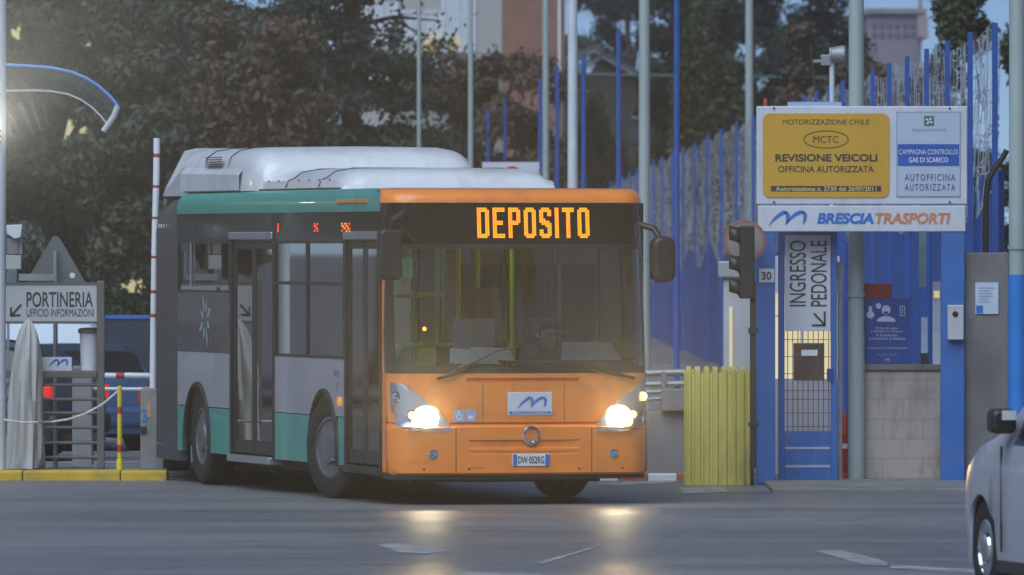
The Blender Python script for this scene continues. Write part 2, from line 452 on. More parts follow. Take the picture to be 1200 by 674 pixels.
# orange A pillars beside the doors
for sx in (0, W):
    mb = MB(); s = 1 if sx == 0 else -1
    mb.box(*sorted((sx, sx + s * .05)), .345, .425, 1.226, 2.30)
    mb.build('pillar', M_orange if sx == 0 else M_black, bus, bevel=.01)
    mb = MB(); mb.box(*sorted((sx, sx + s * .05)), .345, .425, 2.302, 2.80); mb.build('pillar', M_black, bus, bevel=.01)
# windscreen and its black surround
xw = [a for a in XS if .0 < a < W]
mb = MB(); mb.grid(front([1.25,1.5,1.8,2.1,2.40], -.004, xw)); ws = mb.build('windscreen', G_wind, bus, smooth=True)
mb = MB()
mb.grid(front([1.22,1.25,1.285], .002)); mb.grid(front([2.37,2.40,2.42], .001))
for xa in ([0,.005,.018,.04,.065], [W-.065,W-.04,W-.018,W-.005,W]):
    mb.grid(front([1.285,1.7,2.1,2.37], .001, xa))
mb.build('windscreen_surround', M_black, bus, smooth=True)
mb = MB(); mb.grid(front([2.42,2.5,2.6,2.7,2.805], 0)); disp = mb.build('destination_display', M_gloss, bus, smooth=True)
# LED letters, dot by dot
GL = {'D': ['111110','111111'] + ['110011']*10 + ['111111','111110'], 'E': ['111111']*2 + ['110000']*4 + ['111110']*2 + ['110000']*4 + ['111111']*2,
      'P': ['111110','111111'] + ['110011']*4 + ['111111','111110'] + ['110000']*6, 'O': ['011110','111111'] + ['110011']*10 + ['111111','011110'],
      'S': ['011110','111111','110011','110011','110000','111000','111110','011111','000111','000011','110011','110011','111111','011110'],
      'I': ['11']*14, 'T': ['111111']*2 + ['001100']*12}
mb = MB(); x0, x1, z0, z1 = .842, 1.925, 2.472, 2.755
tot = sum(len(GL[c][0]) for c in 'DEPOSITO') + 7 * 1.7; pit = (x1 - x0) / tot; pz = (z1 - z0) / 14; cx = x0
for c in 'DEPOSITO':
    for ri, row in enumerate(GL[c]):
        for ci, b_ in enumerate(row):
            if b_ == '1':
                a = cx + (ci + .5) * pit; z = z1 - (ri + .5) * pz; h1, h2 = pit * .43, pz * .43; y = fy(a, z) - .005
                mb.quad((a-h1,y,z-h2),(a+h1,y,z-h2),(a+h1,y,z+h2),(a-h1,y,z+h2))
    cx += (len(GL[c][0]) + 1.7) * pit
mb.build('lettering', E_led, disp)
# roof with teal edges
mb = MB()
prof = [(0,2.72),(0,2.80),(.015,2.86),(.06,2.915),(.13,2.938)]
for s in (0, 1):
    mbt = MB(); mbt.grid([[(abs(s*W - a), y, z) for a, z in prof] for y in (.50,2.5,5,7,9.0)])
    mbt.build('roof_edge', M_teal, bus, smooth=True)
mb.grid([[(x, y, 2.9385) for x in (.13,1.25,W-.13)] for y in (.55,9.0)]); mb.build('roof', M_fair, bus)
mb = MB(); mb.box(-.012,.004,.95,2.15,2.80,2.835); mb.build('side_marker', mat('amber_plastic', (.75,.25,.04), .35), bus, bevel=.006)
mb = MB(); mb.lathe([(.035,0),(.03,-.03),(.0,-.035)], (.06,.42,2.83), 'y', 12); mb.build('marker_lamp', glow('marker', (1,.85,.55), 1.0), bus)
# black glass band above windows
for sx in (0, W):
    mb = MB(); s = 1 if sx == 0 else -1
    mb.box(*sorted((sx, sx + s*.04)), .43, 9.0, 2.45, 2.72); mb.build('window_band', M_gloss, bus)
mb = MB()
for (t0, n_, mm) in ((4.55,1,0),(3.05,3,0),(1.95,6,1)):
    for k in range(n_):
        for q in range(4):
            if (k + q) % 3 != 1 or n_ == 1 and q < 2:
                zc = 2.535 + q * .022; mb.box(-.004, -.001, t0 - k*.06, t0 - k*.06 + .035, zc, zc + .014, mm if (k+q) % 2 else 0)
mb.build('side_display', [E_ledr, E_led], bus)
# side panels with round wheel arches
ARC = [(2.70, .57), (8.07, .56)]
def low(t, z0):
    z = z0
    for c, r_ in ARC:
        if abs(t - c) < r_: z = max(z, .46 + math.sqrt(r_*r_ - (t - c)**2))
    return z
def strip(mb, sx, t0, t1, z0, z1):
    n_ = max(2, int((t1 - t0) / .03)); prev = None
    s = .035 if sx == 0 else -.035
    for i in range(n_ + 1):
        t = t0 + (t1 - t0) * i / n_; zb = min(low(t, z0), z1)
        cur = (t, zb)
        if prev and (prev[1] < z1 - 1e-4 or zb < z1 - 1e-4):
            mb.grid([[(sx, prev[0], prev[1]), (sx, prev[0], z1)], [(sx, t, zb), (sx, t, z1)]])
            mb.grid([[(sx, prev[0], prev[1]), (sx + s, prev[0], prev[1])], [(sx, t, zb), (sx + s, t, zb)]])
        prev = cur
    for t in (t0, t1):
        zb = min(low(t, z0), z1); mb.quad((sx,t,zb),(sx+s,t,zb),(sx+s,t,z1),(sx,t,z1))
    mb.grid([[(sx,t0,z1),(sx+s,t0,z1)],[(sx,t1,z1),(sx+s,t1,z1)]])
for sx, segs in ((0, ((1.90,3.39),(3.40,4.72),(6.66,7.30),(7.31,8.70),(8.71,8.98))), (W, ((.45,1.9),(1.91,3.6),(3.61,5.4),(5.41,7.3),(7.31,8.98)))):
    for a, b_ in segs:
        mb = MB(); strip(mb, sx, a, b_, .79, 1.33); mb.build('side_panel', M_panel, bus)
for sx, segs in ((0, ((1.87,2.14),(3.20,3.42),(3.43,4.72),(6.66,7.56),(8.58,8.75),(8.76,8.98))), (W, ((.45,2.2),(3.2,5.2),(5.21,7.5),(8.6,8.98)))):
    for a, b_ in segs:
        mb = MB(); strip(mb, sx - .0, a, b_, .33, .78); mb.build('skirt_panel', M_teal, bus)
for sx in (0, W):
    for c, r_ in ARC:
        mb = MB(); pts = [(sx, c + (r_ - .012) * math.cos(a), .46 + (r_ - .012) * math.sin(a)) for a in [R(-14 + i * 8) for i in range(27)]]
        mb.tube(pts, .03, 8); mb.build('wheel_arch', M_rub, bus, smooth=True)
# windows on both sides
def window(sx, t0, t1, z0, z1, mg=G_side, bars=()):
    s = 1 if sx == 0 else -1
    mb = MB(); mb.box(*sorted((sx + s*.012, sx + s*.018)), t0, t1, z0, z1); o = mb.build('window', mg, bus)
    fb = MB(); fw = .028
    for a, b_, c, d in ((t0, t0+fw, z0, z1), (t1-fw, t1, z0, z1), (t0+fw, t1-fw, z0, z0+fw), (t0+fw, t1-fw, z1-fw, z1)):
        fb.box(*sorted((sx - s*.003, sx + s*.03)), a, b_, c, d)
    for bz in bars: fb.box(*sorted((sx - s*.002, sx + s*.029)), t0+fw, t1-fw, bz-.016, bz+.016)
    fb.build('frame', M_black, o)
    return o
window(0, 1.90, 3.39, 1.33, 2.45, bars=(2.04,)); window(0, 3.40, 4.72, 1.33, 2.45, bars=(2.04,))
sl = window(0, 6.66, 8.98, 1.93, 2.45)
mb = MB()
mb.box(-.012,.0,8.35,8.38,1.96,2.44); mb.box(-.012,.0,7.2,8.35,1.955,1.985); mb.build('sash', M_alu, sl)
mb = MB(); mb.box(.0,.03,6.66,7.36,1.335,1.925); mb.box(.0,.03,7.37,8.98,1.335,1.925); lowp = mb.build('dark_panel', mat('dark_glass_panel', (.045,.043,.05), .22, var=.1), bus)
mb = MB()   # star sticker
fpl = lambda a, b_: (-.003, a, b_)
for k in range(8):
    a = R(45 * k + 22); L_ = .30 if k % 2 else .22
    stroke(mb, [(7.72 + .08*math.cos(a), 1.66 + .08*math.sin(a)), (7.72 + .6*L_*math.cos(a), 1.66 + .6*L_*math.sin(a)), (7.72 + L_*math.cos(a), 1.66 + L_*math.sin(a))], [.02,.09,.01], fpl)
mb.build('sticker', mat('sticker_grey', (.22,.30,.28), .5), lowp)
for a, b_ in ((.45,1.9),(1.91,3.6),(3.61,5.4),(5.41,7.2),(7.21,8.98)): window(W, a, b_, 1.33, 2.45, G_clear)
mb = MB(); put_text(mb, 'IVG', lambda a, b_: (-.003, -a, b_), -2.18, 1.19, .2, .06); put_text(mb, '7', lambda a, b_: (-.003, -a, b_), -2.16, 1.06, .05, .09, bold=.02)
mb.build('lettering', M_letk, bus)
mb = MB(); mb.lathe([(.045,0),(.045,-.02),(.03,-.032),(0,-.033)], (0,2.02,.93), 'x', 14); mb.build('indicator', glow('amber_side', (1,.4,.05), .5), bus)
# doors: silver head box, two glazed leaves each, step
def door(t0, t1, zt, zb, lab):
    mb = MB(); mb.box(.035,.05,t0,t1,zt-.02,zt); d = mb.build('door', M_black, bus, label=lab)
    mb = MB(); mb.box(-.03,.05,t0+.03,t1-.03,zt,zt+.075); mb.build('door_head', M_alu, d, bevel=.012)
    for ja in (t0, t1-.06):
        fr_ = MB(); fr_.box(-.012,.06,ja,ja+.06,zb,zt+.09); fr_.build('jamb', M_black, d, bevel=.008)
    tm = (t0 + t1) / 2
    for a, b_ in ((t0+.065, tm-.004), (tm+.004, t1-.065)):
        lf = MB()
        for q in ((a, a+.07, zb+.03, zt-.02), (b_-.07, b_, zb+.03, zt-.02), (a+.07, b_-.07, zb+.03, zb+.16), (a+.07, b_-.07, zt-.09, zt-.02)):
            lf.box(.015,.045,*q)
        lf.build('leaf', M_black, d, bevel=.008)
        gl_ = MB(); gl_.box(.025,.031,a+.07,b_-.07,zb+.16,zt-.09); gl_.build('glass', G_side, d)
        gl_ = MB(); gl_.tube([(.075,b_-.12,.85),(.085,b_-.12,1.0),(.085,b_-.12,1.55),(.075,b_-.12,1.7)], .014, 8); gl_.build('handle', M_alu, d, smooth=True)
    yb = MB(); yb.box(.028,.034,t0+.12,t1-.12,zb+.17,zb+.30) 
    mb = MB(); mb.box(-.05,.1,t0+.05,t1-.05,zb-.06,zb+.01); mb.build('step', M_alu if t0 > 4 else M_dark, d, bevel=.01)
    return d
door(.43, 1.86, 2.46, .33, 'front passenger door with two glazed leaves')
door(4.74, 6.62, 2.46, .33, 'middle passenger door with silver head box')
# roof fairings (gas tanks): low one in front, high one behind
def fairing(name, t0, t1, z0, z1, x0, x1, rnd, fr_n):
    mb = MB(); rows = []
    prof = [(x0,z0),(x0+.02,z0+(z1-z0)*.45),(x0+.07,z1-.10),(x0+.16,z1-.03),(x0+.32,z1),((x0+x1)/2,z1+.01),(x1-.32,z1),(x1-.16,z1-.03),(x1-.07,z1-.10),(x1-.02,z0+(z1-z0)*.45),(x1,z0)]
    ys = [(t0,.0),(t0+.02,.45),(t0+.08,.72),(t0+rnd*.5,.93),(t0+rnd,1.0)] + [(t0 + rnd + (t1 - rnd - t0) * k / 4, 1) for k in range(1, 5)]
    for y, q in ys:
        rows.append([((x0+x1)/2 + (a - (x0+x1)/2) * (.93 + .07*q), y, z0 + (z - z0) * q) for a, z in prof])
    mb.grid(rows); mb.add(rows[-1], [tuple(range(len(prof)))])
    return mb.build(name, M_fair, bus, smooth=True)
fairing('roof_fairing', 2.75, 6.3, 2.94, 3.14, .16, W-.16, .45, 3)
fh = fairing('roof_fairing', 5.95, 9.25, 2.94, 3.375, .10, W-.10, .55, 3)
mb = MB(); mb.grid([[(.085,6.6,2.95),(.085,6.6,3.10),(.13,6.6,3.16)],[(.07,9.15,2.95),(.07,9.15,3.13),(.12,9.15,3.19)]])
mb.build('fairing_flap', M_fair, fh, smooth=True)
mb = MB()
for k in range(7): mb.lathe([(.012,0),(.010,-.012),(0,-.013)], (.185,3.2+.42*k,3.03), 'x', 8)
for yy in (3.55, 4.9):
    mb.tube([(.15,yy,2.96),(.185,yy,3.035),(.235,yy,3.052),(.32,yy,3.114),(.5,yy,3.146),(W-.5,yy,3.146)], .006, 6)
mb.build('fastener', M_dark, bus)
mb = MB()
for yy in (7.3, 8.35): mb.tube([(.10+.02,yy,3.10),(.168,yy,3.288),(.26,yy,3.349),(.42,yy,3.378),(W-.42,yy,3.378)], .006, 6)
for k in range(9): mb.lathe([(.011,0),(.009,-.010),(0,-.011)], (.108,6.7+.28*k,3.04), 'x', 8)
mb.build('fastener', M_dark, fh)
mb = MB()
for q in range(5): mb.box(.108,.122,7.5,8.2,3.19+.022*q,3.20+.022*q)
mb.build('vent', M_dark, fh)
# low dark gutter under fairings
mb = MB(); mb.box(.14,W-.14,2.8,9.2,2.938,2.955); mb.build('roof_tray', M_dark, bus)
# bellows and rear section
mb = MB(); n_ = 9; rows = []
outline = [(0,.22),(0,.6),(0,2.55),(.03,2.74),(.12,2.86),(.3,2.9),(W-.3,2.9),(W-.12,2.86),(W-.03,2.74),(W,2.55),(W,.6),(W,.22)]
for i in range(2*n_ + 1):
    y = 9.0 + 1.2 * i / (2*n_); k = .0 if i % 2 else -.11; a = i / (2*n_)
    rows.append([((x - W/2) * (1 + k / 1.25) + W/2 + a*.04, y, z + (k if z > 2.7 else 0)) for x, z in outline])
mb.grid(rows); mb.build('bellows', M_bell, bus)
PH = -TH + R(2)
RS = Matrix.Translation((0.10, 10.2, 0)) @ Matrix.Rotation(PH, 4, 'Z')
def rbox(mb, x0, x1, y0, y1, z0, z1, m=0):
    k = len(mb.v); mb.box(x0, x1, y0, y1, z0, z1, m)
    for i in range(k, len(mb.v)): mb.v[i] = tuple(RS @ Vector(mb.v[i]))
mb = MB(); rbox(mb, .02, W, .0, 7.2, .785, 1.33, 0)
for k in range(5): 
    for sx in (.02, W-.06): rbox(mb, sx, sx+.06, k*1.78, k*1.78+.08, 1.33, 2.45, 0)
rsec = mb.build('rear_section', [M_panel, M_teal], bus, bevel=.02)
mb = MB(); rbox(mb, .02, W, .0, 7.2, .33, .78); mb.build('skirt_panel', M_teal, rsec, bevel=.02)
mb = MB(); rbox(mb, .03, W-.01, .0, 7.2, 2.452, 2.9); mb.build('roof_edge', M_teal, rsec, bevel=.03)
mb = MB()
for yy, q in ((-.9,0),(-.55,.55),(-.45,.6),(-.1,1),(6.6,1),(6.9,.4)): pass
sec = [[tuple(RS @ Vector((a, yy, 2.905 + (z - 2.905)*q))) for a, z in ((.02,2.905),(.05,3.0),(.24,3.38),(.36,3.41),(W-.36,3.41),(W-.24,3.38),(W-.05,3.0),(W-.02,2.905))] for yy, q in ((-.35,.62),(.1,.66),(.14,.98),(3.0,1),(6.6,1),(6.9,.3))]
mb.grid(sec); mb.add(sec[0], [tuple(range(8))]); mb.build('roof_fairing', mat('shaded_fairing', (.36,.37,.40), .45, var=.08, dirt=(.2,.2,.2), dscale=2), rsec, bevel=.01)  # white fairing greyed in its colour to carry the shade
for sx in (.03, W-.035):
    mb = MB(); rbox(mb, sx, sx+.006, .1, 7.1, 1.34, 2.44); mb.build('window', G_side, rsec)
# underbody
mb = MB(); mb.box(.35,W-.35,.6,9.4,.20,.335); mb.box(.5,W-.5,6.7,8.9,.13,.2); mb.box(.36,W-.36,.42,10.2,.335,.36); mb.build('chassis', M_dark, bus, bevel=.03)
# wheels
def wheel(cx, cy, out, r_=.485, wd=.28, parent=bus, steer=0.0, z=None, nm='wheel'):
    """wheel with its axle along x; out = -1 when its outer face looks to -x"""
    z = r_ if z is None else z
    M_ = Matrix.Translation((cx, cy, z)) @ Matrix.Rotation(steer, 4, 'Z')
    def place(mb, k=0):
        for i in range(len(mb.v)): mb.v[i] = tuple(M_ @ Vector(mb.v[i]))
        return mb
    o = out; h = wd/2
    mb = MB(); mb.lathe([(r_*.57,-h*.8),(r_*.66,-h*.98),(r_*.85,-h),(r_*.95,-h*.93),(r_*.99,-h*.78),(r_,-h*.4),(r_,h*.4),(r_*.99,h*.78),(r_*.95,h*.93),(r_*.85,h),(r_*.66,h*.98),(r_*.57,h*.8)], (0,0,0), 'x', 40, close=True)
    for q in (-.4,-.13,.13,.4): pass
    ty = place(mb).build(nm, M_rub, parent, smooth=True)
    mb = MB(); mb.lathe([(r_*.585,o*h*.8),(r_*.60,o*h*.88),(r_*.55,o*h*.9),(r_*.53,o*h*.62),(r_*.48,o*h*.55),(r_*.34,o*h*.72),(r_*.30,o*h*.98),(r_*.16,o*h*1.02),(r_*.0,o*h*1.02)], (0,0,0), 'x', 32)
    place(mb).build('rim', M_rim if r_ > .4 else M_chrome, ty, smooth=True)
    mb = MB()
    for k in range(10):
        a = 2*math.pi*k/10; c, s_ = math.cos(a), math.sin(a)
        mb.lathe([(.0,o*h*.72),(r_*.075,o*h*.72),(r_*.075,o*h*.60)], (0, c*r_*.43, s_*r_*.43), 'x', 10)
    place(mb).build('hand_hole', M_dark, ty)
    return ty
for sx, o in ((.17,-1),(W-.17,1)):
    wheel(sx, 2.70, o, steer=R(14)); wheel(sx, 8.07, o)
for sx, o in ((.17,-1),(W-.17,1)):
    p = RS @ Vector((sx, 3.9, 0)); wheel(p.x, p.y, o, steer=PH)
for c, _ in ARC:                      # dark wheel housings
    for sx in (.37, W-.40): 
        mb = MB(); mb.box(sx,sx+.03,c-.62,c+.62,.3,1.1); mb.box(min(sx,W/2 if sx>1 else .03), max(sx+.03, .03), c-.62,c+.62,1.06,1.1); mb.build('wheel_housing', M_dark, bus)
# headlights
def loc_x(px, z):
    x = .1
    for _ in range(20):
        y = fy(x, z); x = .5*x + .5*(((px - 600) / 127 * (1 + y / 88) + 1.1 + y * .255) / .967); x = min(max(x, .002), W)
    return x
rowz = [(1.134,457,470),(1.10,456.5,478),(1.03,456.5,491),(.95,457,502),(.87,458,513),(.79,461,522),(.73,467,528),(.695,476,530),(.68,492,527)]
HL = []
for side in (0, 1):
    mir = (lambda x: x) if side == 0 else (lambda x: W - x)
    def P(x, z, off): return (mir(x), fy(x, z) - off, z)
    rows = [[(loc_x(a, z) + (loc_x(b_, z) - loc_x(a, z)) * k / 8, z) for k in range(9)] for z, a, b_ in rowz]
    mb = MB(); mb.grid([[P(x, z, .004) for x, z in r_] for r_ in rows])
    hl = mb.build('headlight', mat('lamp_bowl', (.62,.62,.64), .2, .6, var=.05), bus, smooth=True)
    mb = MB(); mb.grid([[P(x, z, .03 * math.sin(math.pi * min(1, max(0, (k_ + .6) / 9.2))) + .012) for k_, (x, z) in enumerate(r_)] for r_ in rows]); mb.build('lens', G_lens, hl, smooth=True)
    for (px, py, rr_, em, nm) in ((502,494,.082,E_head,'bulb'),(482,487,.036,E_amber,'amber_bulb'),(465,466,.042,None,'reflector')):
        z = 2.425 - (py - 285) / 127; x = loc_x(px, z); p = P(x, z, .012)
        if nm != 'bulb': mb = MB(); mb.lathe([(rr_*1.35,.008),(rr_*1.35,-.004),(rr_*1.05,-.006)], p, 'y', 20); mb.build('bezel', M_chrome, hl, smooth=True)
        mb = MB(); mb.lathe([(rr_,0.0),(rr_*.98,-.008),(rr_*.6,-.014),(0,-.016)], p, 'y', 20)
        if nm == 'reflector' and side == 1: em = E_amber
        mb.build(nm, em if em else M_chrome, hl, smooth=True)
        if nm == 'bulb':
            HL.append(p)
            mb = MB(); mb.lathe([(rr_*1.95,.018),(rr_*1.7,.006),(rr_*1.3,.000),(rr_*1.06,.003)], p, 'y', 24); mb.build('bloom_ring', glow('bloom_ring', (1.0,.74,.36), 3.2), hl, smooth=True)  # glowing ring added around the bulb to carry its bloom
for p in HL:
    ld = bpy.data.lights.new('headlight_beam', 'SPOT'); ld.energy = 4000; ld.color = (1.0,.68,.30); ld.spot_size = R(17); ld.spot_blend = 1.0; ld.shadow_soft_size = .05
    lo = bpy.data.objects.new('headlight_beam', ld); C.objects.link(lo)
    lo.location = BM @ Vector((p[0], p[1] - .06, p[2])); dr = Vector((0,-1,.095)); lo.rotation_euler = dr.to_track_quat('-Z', 'Y').to_euler()
# fog lamps, plaque, plate, emblem, small badges
for xx in (.385, W-.385):
    mb = MB(); y = fy(xx,.475); mb.lathe([(.045,.01),(.045,-.006),(.034,-.01),(.0,-.004)], (xx,y,.47), 'y', 18); mb.build('fog_lamp', M_chrome, bus, smooth=True)
def fplane(off): return lambda a, b_: (a, fy(a, b_) - off, b_)
def ffl(off, y0): return lambda a, b_: (a, y0 - off, b_)
mb = MB(); y0 = fy(1.31,.9); mb.box(1.31-.213,1.31+.213,y0-.006,y0+.004,.833,1.045); pq = mb.build('plaque', M_signw, bus, bevel=.006)
mb = MB(); wing_logo(mb, ffl(.010,y0), 1.19, .895, .27, .105); mb.box(1.11,1.51,y0-.0085,y0-.0065,.846,.868); mb.build('logo', M_letb, pq)
mb = MB(); put_text(mb, 'BRESCIA TRASPORTI', ffl(.011,y0), 1.31, .857, .34, .016); mb.build('lettering', M_letw, pq)
mb = MB(); y1 = fy(1.31,.42); mb.box(1.31-.175,1.31+.175,y1-.012,y1+.004,.362,.474); pl = mb.build('licence_plate', M_letw, bus, bevel=.004)
mb = MB(); mb.box(1.31-.173,1.31-.135,y1-.015,y1-.0125,.365,.471); mb.box(1.31+.135,1.31+.173,y1-.015,y1-.0125,.365,.471); mb.build('blue_band', M_letb, pl)
mb = MB(); put_text(mb, 'DW·052RG', ffl(.016,y1), 1.31, .418, .25, .066, bold=.015); mb.build('lettering', M_letk, pl)
mb = MB(); y2 = fy(1.31,.645)
mb.lathe([(.085,-.006),(.088,-.03),(.07,-.036),(.062,-.012),(.0,-.010)], (1.31,y2+.02,.645), 'y', 28); mb.build('emblem', M_chrome, bus, smooth=True)
mb = MB()
for xx in (.635,.745): mb.box(xx-.05,xx+.05,fy(xx,.83)-.006,fy(xx,.83)+.002,.775,.885)
st = mb.build('badge', mat('badge_blue', (.30,.42,.60), .4), bus)
mb = MB(); yb_ = fy(.635,.83)
for a in range(12):
    a0 = R(30*a); stroke(mb, [(.635+.025*math.cos(a0), .82+.025*math.sin(a0)), (.635+.025*math.cos(a0+.55), .82+.025*math.sin(a0+.55))], [.01,.01], ffl(.009, yb_))
mb.box(.625,.64,yb_-.0095,yb_-.0085,.84,.875); mb.box(.72,.77,yb_-.013,yb_-.0105,.80,.83); mb.build('symbol', M_letw, st)
# wipers
def wiper(pts, arm):
    mb = MB(); mb.tube([(a, fy(a, z) - .035, z) for a, z in pts], .011, 6); wv = mb.build('wiper', M_black, bus, smooth=True)
    mb = MB(); mb.tube([(a, fy(a, z) - .05 + .02*i, z) for i, (a, z) in enumerate(arm)], .016, 6); mb.build('arm', M_black, wv, smooth=True)
wiper([(.50,1.20),(.75,1.32),(1.02,1.44),(1.20,1.46)], [(.42,1.17),(.60,1.22),(.85,1.36)])
wiper([(1.12,1.30),(1.5,1.315),(1.9,1.29),(2.2,1.24)], [(2.32,1.17),(2.1,1.22),(1.7,1.30)])
# mirrors
def rounded(mb, x0, x1, y0, y1, z0, z1, r_=.05):
    pts = []
    for cx_, cz_, a0 in ((x1-r_, z1-r_, 0), (x0+r_, z1-r_, 90), (x0+r_, z0+r_, 180), (x1-r_, z0+r_, 270)):
        pts += [(cx_ + r_*math.cos(R(a0+k*22.5)), cz_ + r_*math.sin(R(a0+k*22.5))) for k in range(5)]
    mb.prism(pts, lambda a, b_, d: (a, y0 + d, b_), y1 - y0)
mb = MB(); rounded(mb, -.155,.06,-.14,.02,2.085,2.555,.05); mrl = mb.build('mirror', M_black, bus, smooth=True, bevel=.03, seg=3)
mb = MB(); mb.tube([(-.04,-.06,2.52),(-.02,-.1,2.64),(.06,-.08,2.70),(.18,.06,2.66)], [.035,.035,.03,.03], 8); mb.tube([(.0,-.05,2.6),(.14,.02,2.5),(.24,.08,2.44)], [.03,.03,.02], 8); mb.build('bracket', M_black, mrl, smooth=True)
mb = MB(); rounded(mb, W-.035,W+.19,-.12,.06,2.06,2.49,.085); mrr = mb.build('mirror', M_black, bus, smooth=True, bevel=.04, seg=3)
mb = MB(); mb.tube([(W-.10,.14,2.60),(W-.0,.0,2.56),(W+.06,-.03,2.46)], .03, 8); mb.build('bracket', M_black, mrr, smooth=True)
# interior
M_int = mat('interior_grey', (.62,.62,.60), .6, var=.08); M_intd = mat('interior_dark', (.06,.06,.062), .7); M_intf = mat('interior_floor', (.28,.28,.28), .6)
M_green = mat('green_rail', (.45,.75,.04), .35, var=.05)
mb = MB(); mb.box(.05,W-.05,.3,10.2,.362,.38); mb.build('floor', M_intf, bus)
mb = MB(); mb.box(.05,W-.05,.9,10.1,2.58,2.62); mb.build('ceiling', M_int, bus)
for lx in (.55, W-.55):
    mb = MB(); mb.box(lx-.07,lx+.07,2.2,8.6,2.555,2.575); mb.build('ceiling_fill_strip', glow('cabin_fill', (1.0,.96,.80), 2.6), bus)  # glowing strips added to brighten the interior
mb = MB(); mb.box(.05,W-.05,.2,.72,.5,1.215); mb.box(1.3,2.4,.28,.8,1.215,1.33); mb.build('dashboard', M_intd, bus, bevel=.04)
mb = MB(); mb.box(.1,W-.1,.24,.9,2.42,2.60); mb.build('display_housing', M_intd, bus)
for px, y, z0, z1 in ((486,1.5,1.3,2.4),(513,2.1,.4,2.55),(520,1.9,1.2,2.45),(537,3.2,.4,2.55),(560,2.6,.4,2.55),(600,4.2,.4,2.55),(628,6.0,.4,2.55)):
    x = ((px-600)/127*(1+y*.0111)+1.1+y*.255)/.967
    mb = MB(); mb.tube([(x,y,z0),(x,y,z1)], .022, 8); mb.build('handrail', M_green if px != 537 else mat('yellow_rail_and_band', (.55,.42,.06), .4), bus, smooth=True)
mb = MB(); mb.box(.06,.52,8.95,8.99,.4,2.58); mb.box(W-.5,W-.06,8.95,8.99,.4,2.58); mb.box(.52,W-.5,8.95,8.99,2.2,2.58); mb.build('end_frame', M_int, bus, bevel=.02)
mb = MB(); mb.box(.30,1.02,4.60,4.62,2.08,2.30); mb.box(1.08,1.40,4.60,4.62,2.08,2.28); mb.build('pane_stand_in', mat('pane_pale_teal', (.30,.62,.60), .4), bus)  # pale teal boards added to stand in for bright window panes
mb = MB(); mb.tube([(.2,2.95,1.93),(1.25,2.95,1.93)], .024, 8); mb.build('handrail', MATS['yellow_rail_and_band'], bus, smooth=True)  # yellow bar added to stand in for a yellow reflection
mb = MB(); mb.tube([(.30,1.3,1.28),(.42,1.35,1.42),(.62,1.45,1.47),(1.05,1.5,1.47)], .026, 8); mb.tube([(.28,2.5,2.42),(.28,9,2.42)], .018, 8); mb.tube([(W-.3,2.5,2.42),(W-.3,9,2.42)], .018, 8); mb.build('handrail', M_green, bus, smooth=True)
def seat(x, y):
    mb = MB(); mb.box(x-.21,x+.21,y,y+.42,.78,.86); mb.box(x-.21,x+.21,y+.36,y+.44,.80,1.42); mb.box(x-.04,x+.04,y+.15,y+.25,.38,.78); s_ = mb.build('seat', mat('seat_green', (.26,.48,.08), .6), bus, bevel=.04)
for x in (.36,.82,1.72,2.16):
    for y in (3.4,6.9,8.1) if x > 1 else (2.9,3.7,7.3,8.2): seat(x, y)
mb = MB(); mb.box(1.30,1.35,1.0,2.0,.38,2.0); mb.build('cab_partition', mat('cab_panel', (.06,.055,.05), .5), bus)
mb = MB(); mb.box(.85,1.3,1.62,1.70,1.05,1.52); mb.build('cab_partition', M_intd, bus)
mb = MB(); mb.box(.78,1.14,.62,.82,1.22,1.72); mb.box(.82,1.1,.60,.62,1.34,1.68); mb.build('ticket_machine', mat('machine_grey', (.22,.22,.23), .5), bus, bevel=.02)
mb = MB(); mb.add([(.62,.32,1.31),(1.10,.32,1.30),(1.06,.44,1.43),(.66,.44,1.45)], [(0,1,2,3)]); mb.add([(.80,.37,1.36),(1.26,.35,1.33),(1.22,.44,1.45),(.86,.45,1.46)], [(0,1,2,3)]); mb.build('paper', M_letw, bus)
mb = MB(); mb.add([(1.70,.34,1.335),(2.30,.34,1.335),(2.22,.50,1.50),(1.75,.50,1.50)], [(0,1,2,3)]); mb.build('instrument_cover', mat('cover_grey', (.45,.45,.46), .5), bus)
mb = MB(); mb.lathe([(.02,0),(.02,-.01),(0,-.012)], (.655,1.4,1.62), 'y', 10); mb.build('validator_lamp', glow('validator', (1,.5,.04), 2.5), bus)
mb = MB(); pts = [(1.85 + .23*math.cos(a), .82 + .10*math.sin(a), 1.42 + .17*math.sin(a)) for a in [R(15*k) for k in range(25)]]
mb.tube(pts, .017, 8); mb.tube([(1.62,.82,1.42),(2.08,.82,1.42)], .014, 6); mb.tube([(1.85,.82,1.42),(1.85,.70,1.20)], .03, 8); mb.build('steering_wheel', M_black, bus, smooth=True)
mb = MB(); mb.box(1.62,2.08,1.28,1.74,.72,.86); mb.box(1.63,2.07,1.62,1.76,.86,1.50); mb.box(1.73,1.97,1.66,1.74,1.50,1.72); mb.box(1.75,1.95,1.4,1.6,.38,.72); mb.build('driver_seat', M_intd, bus, bevel=.05)

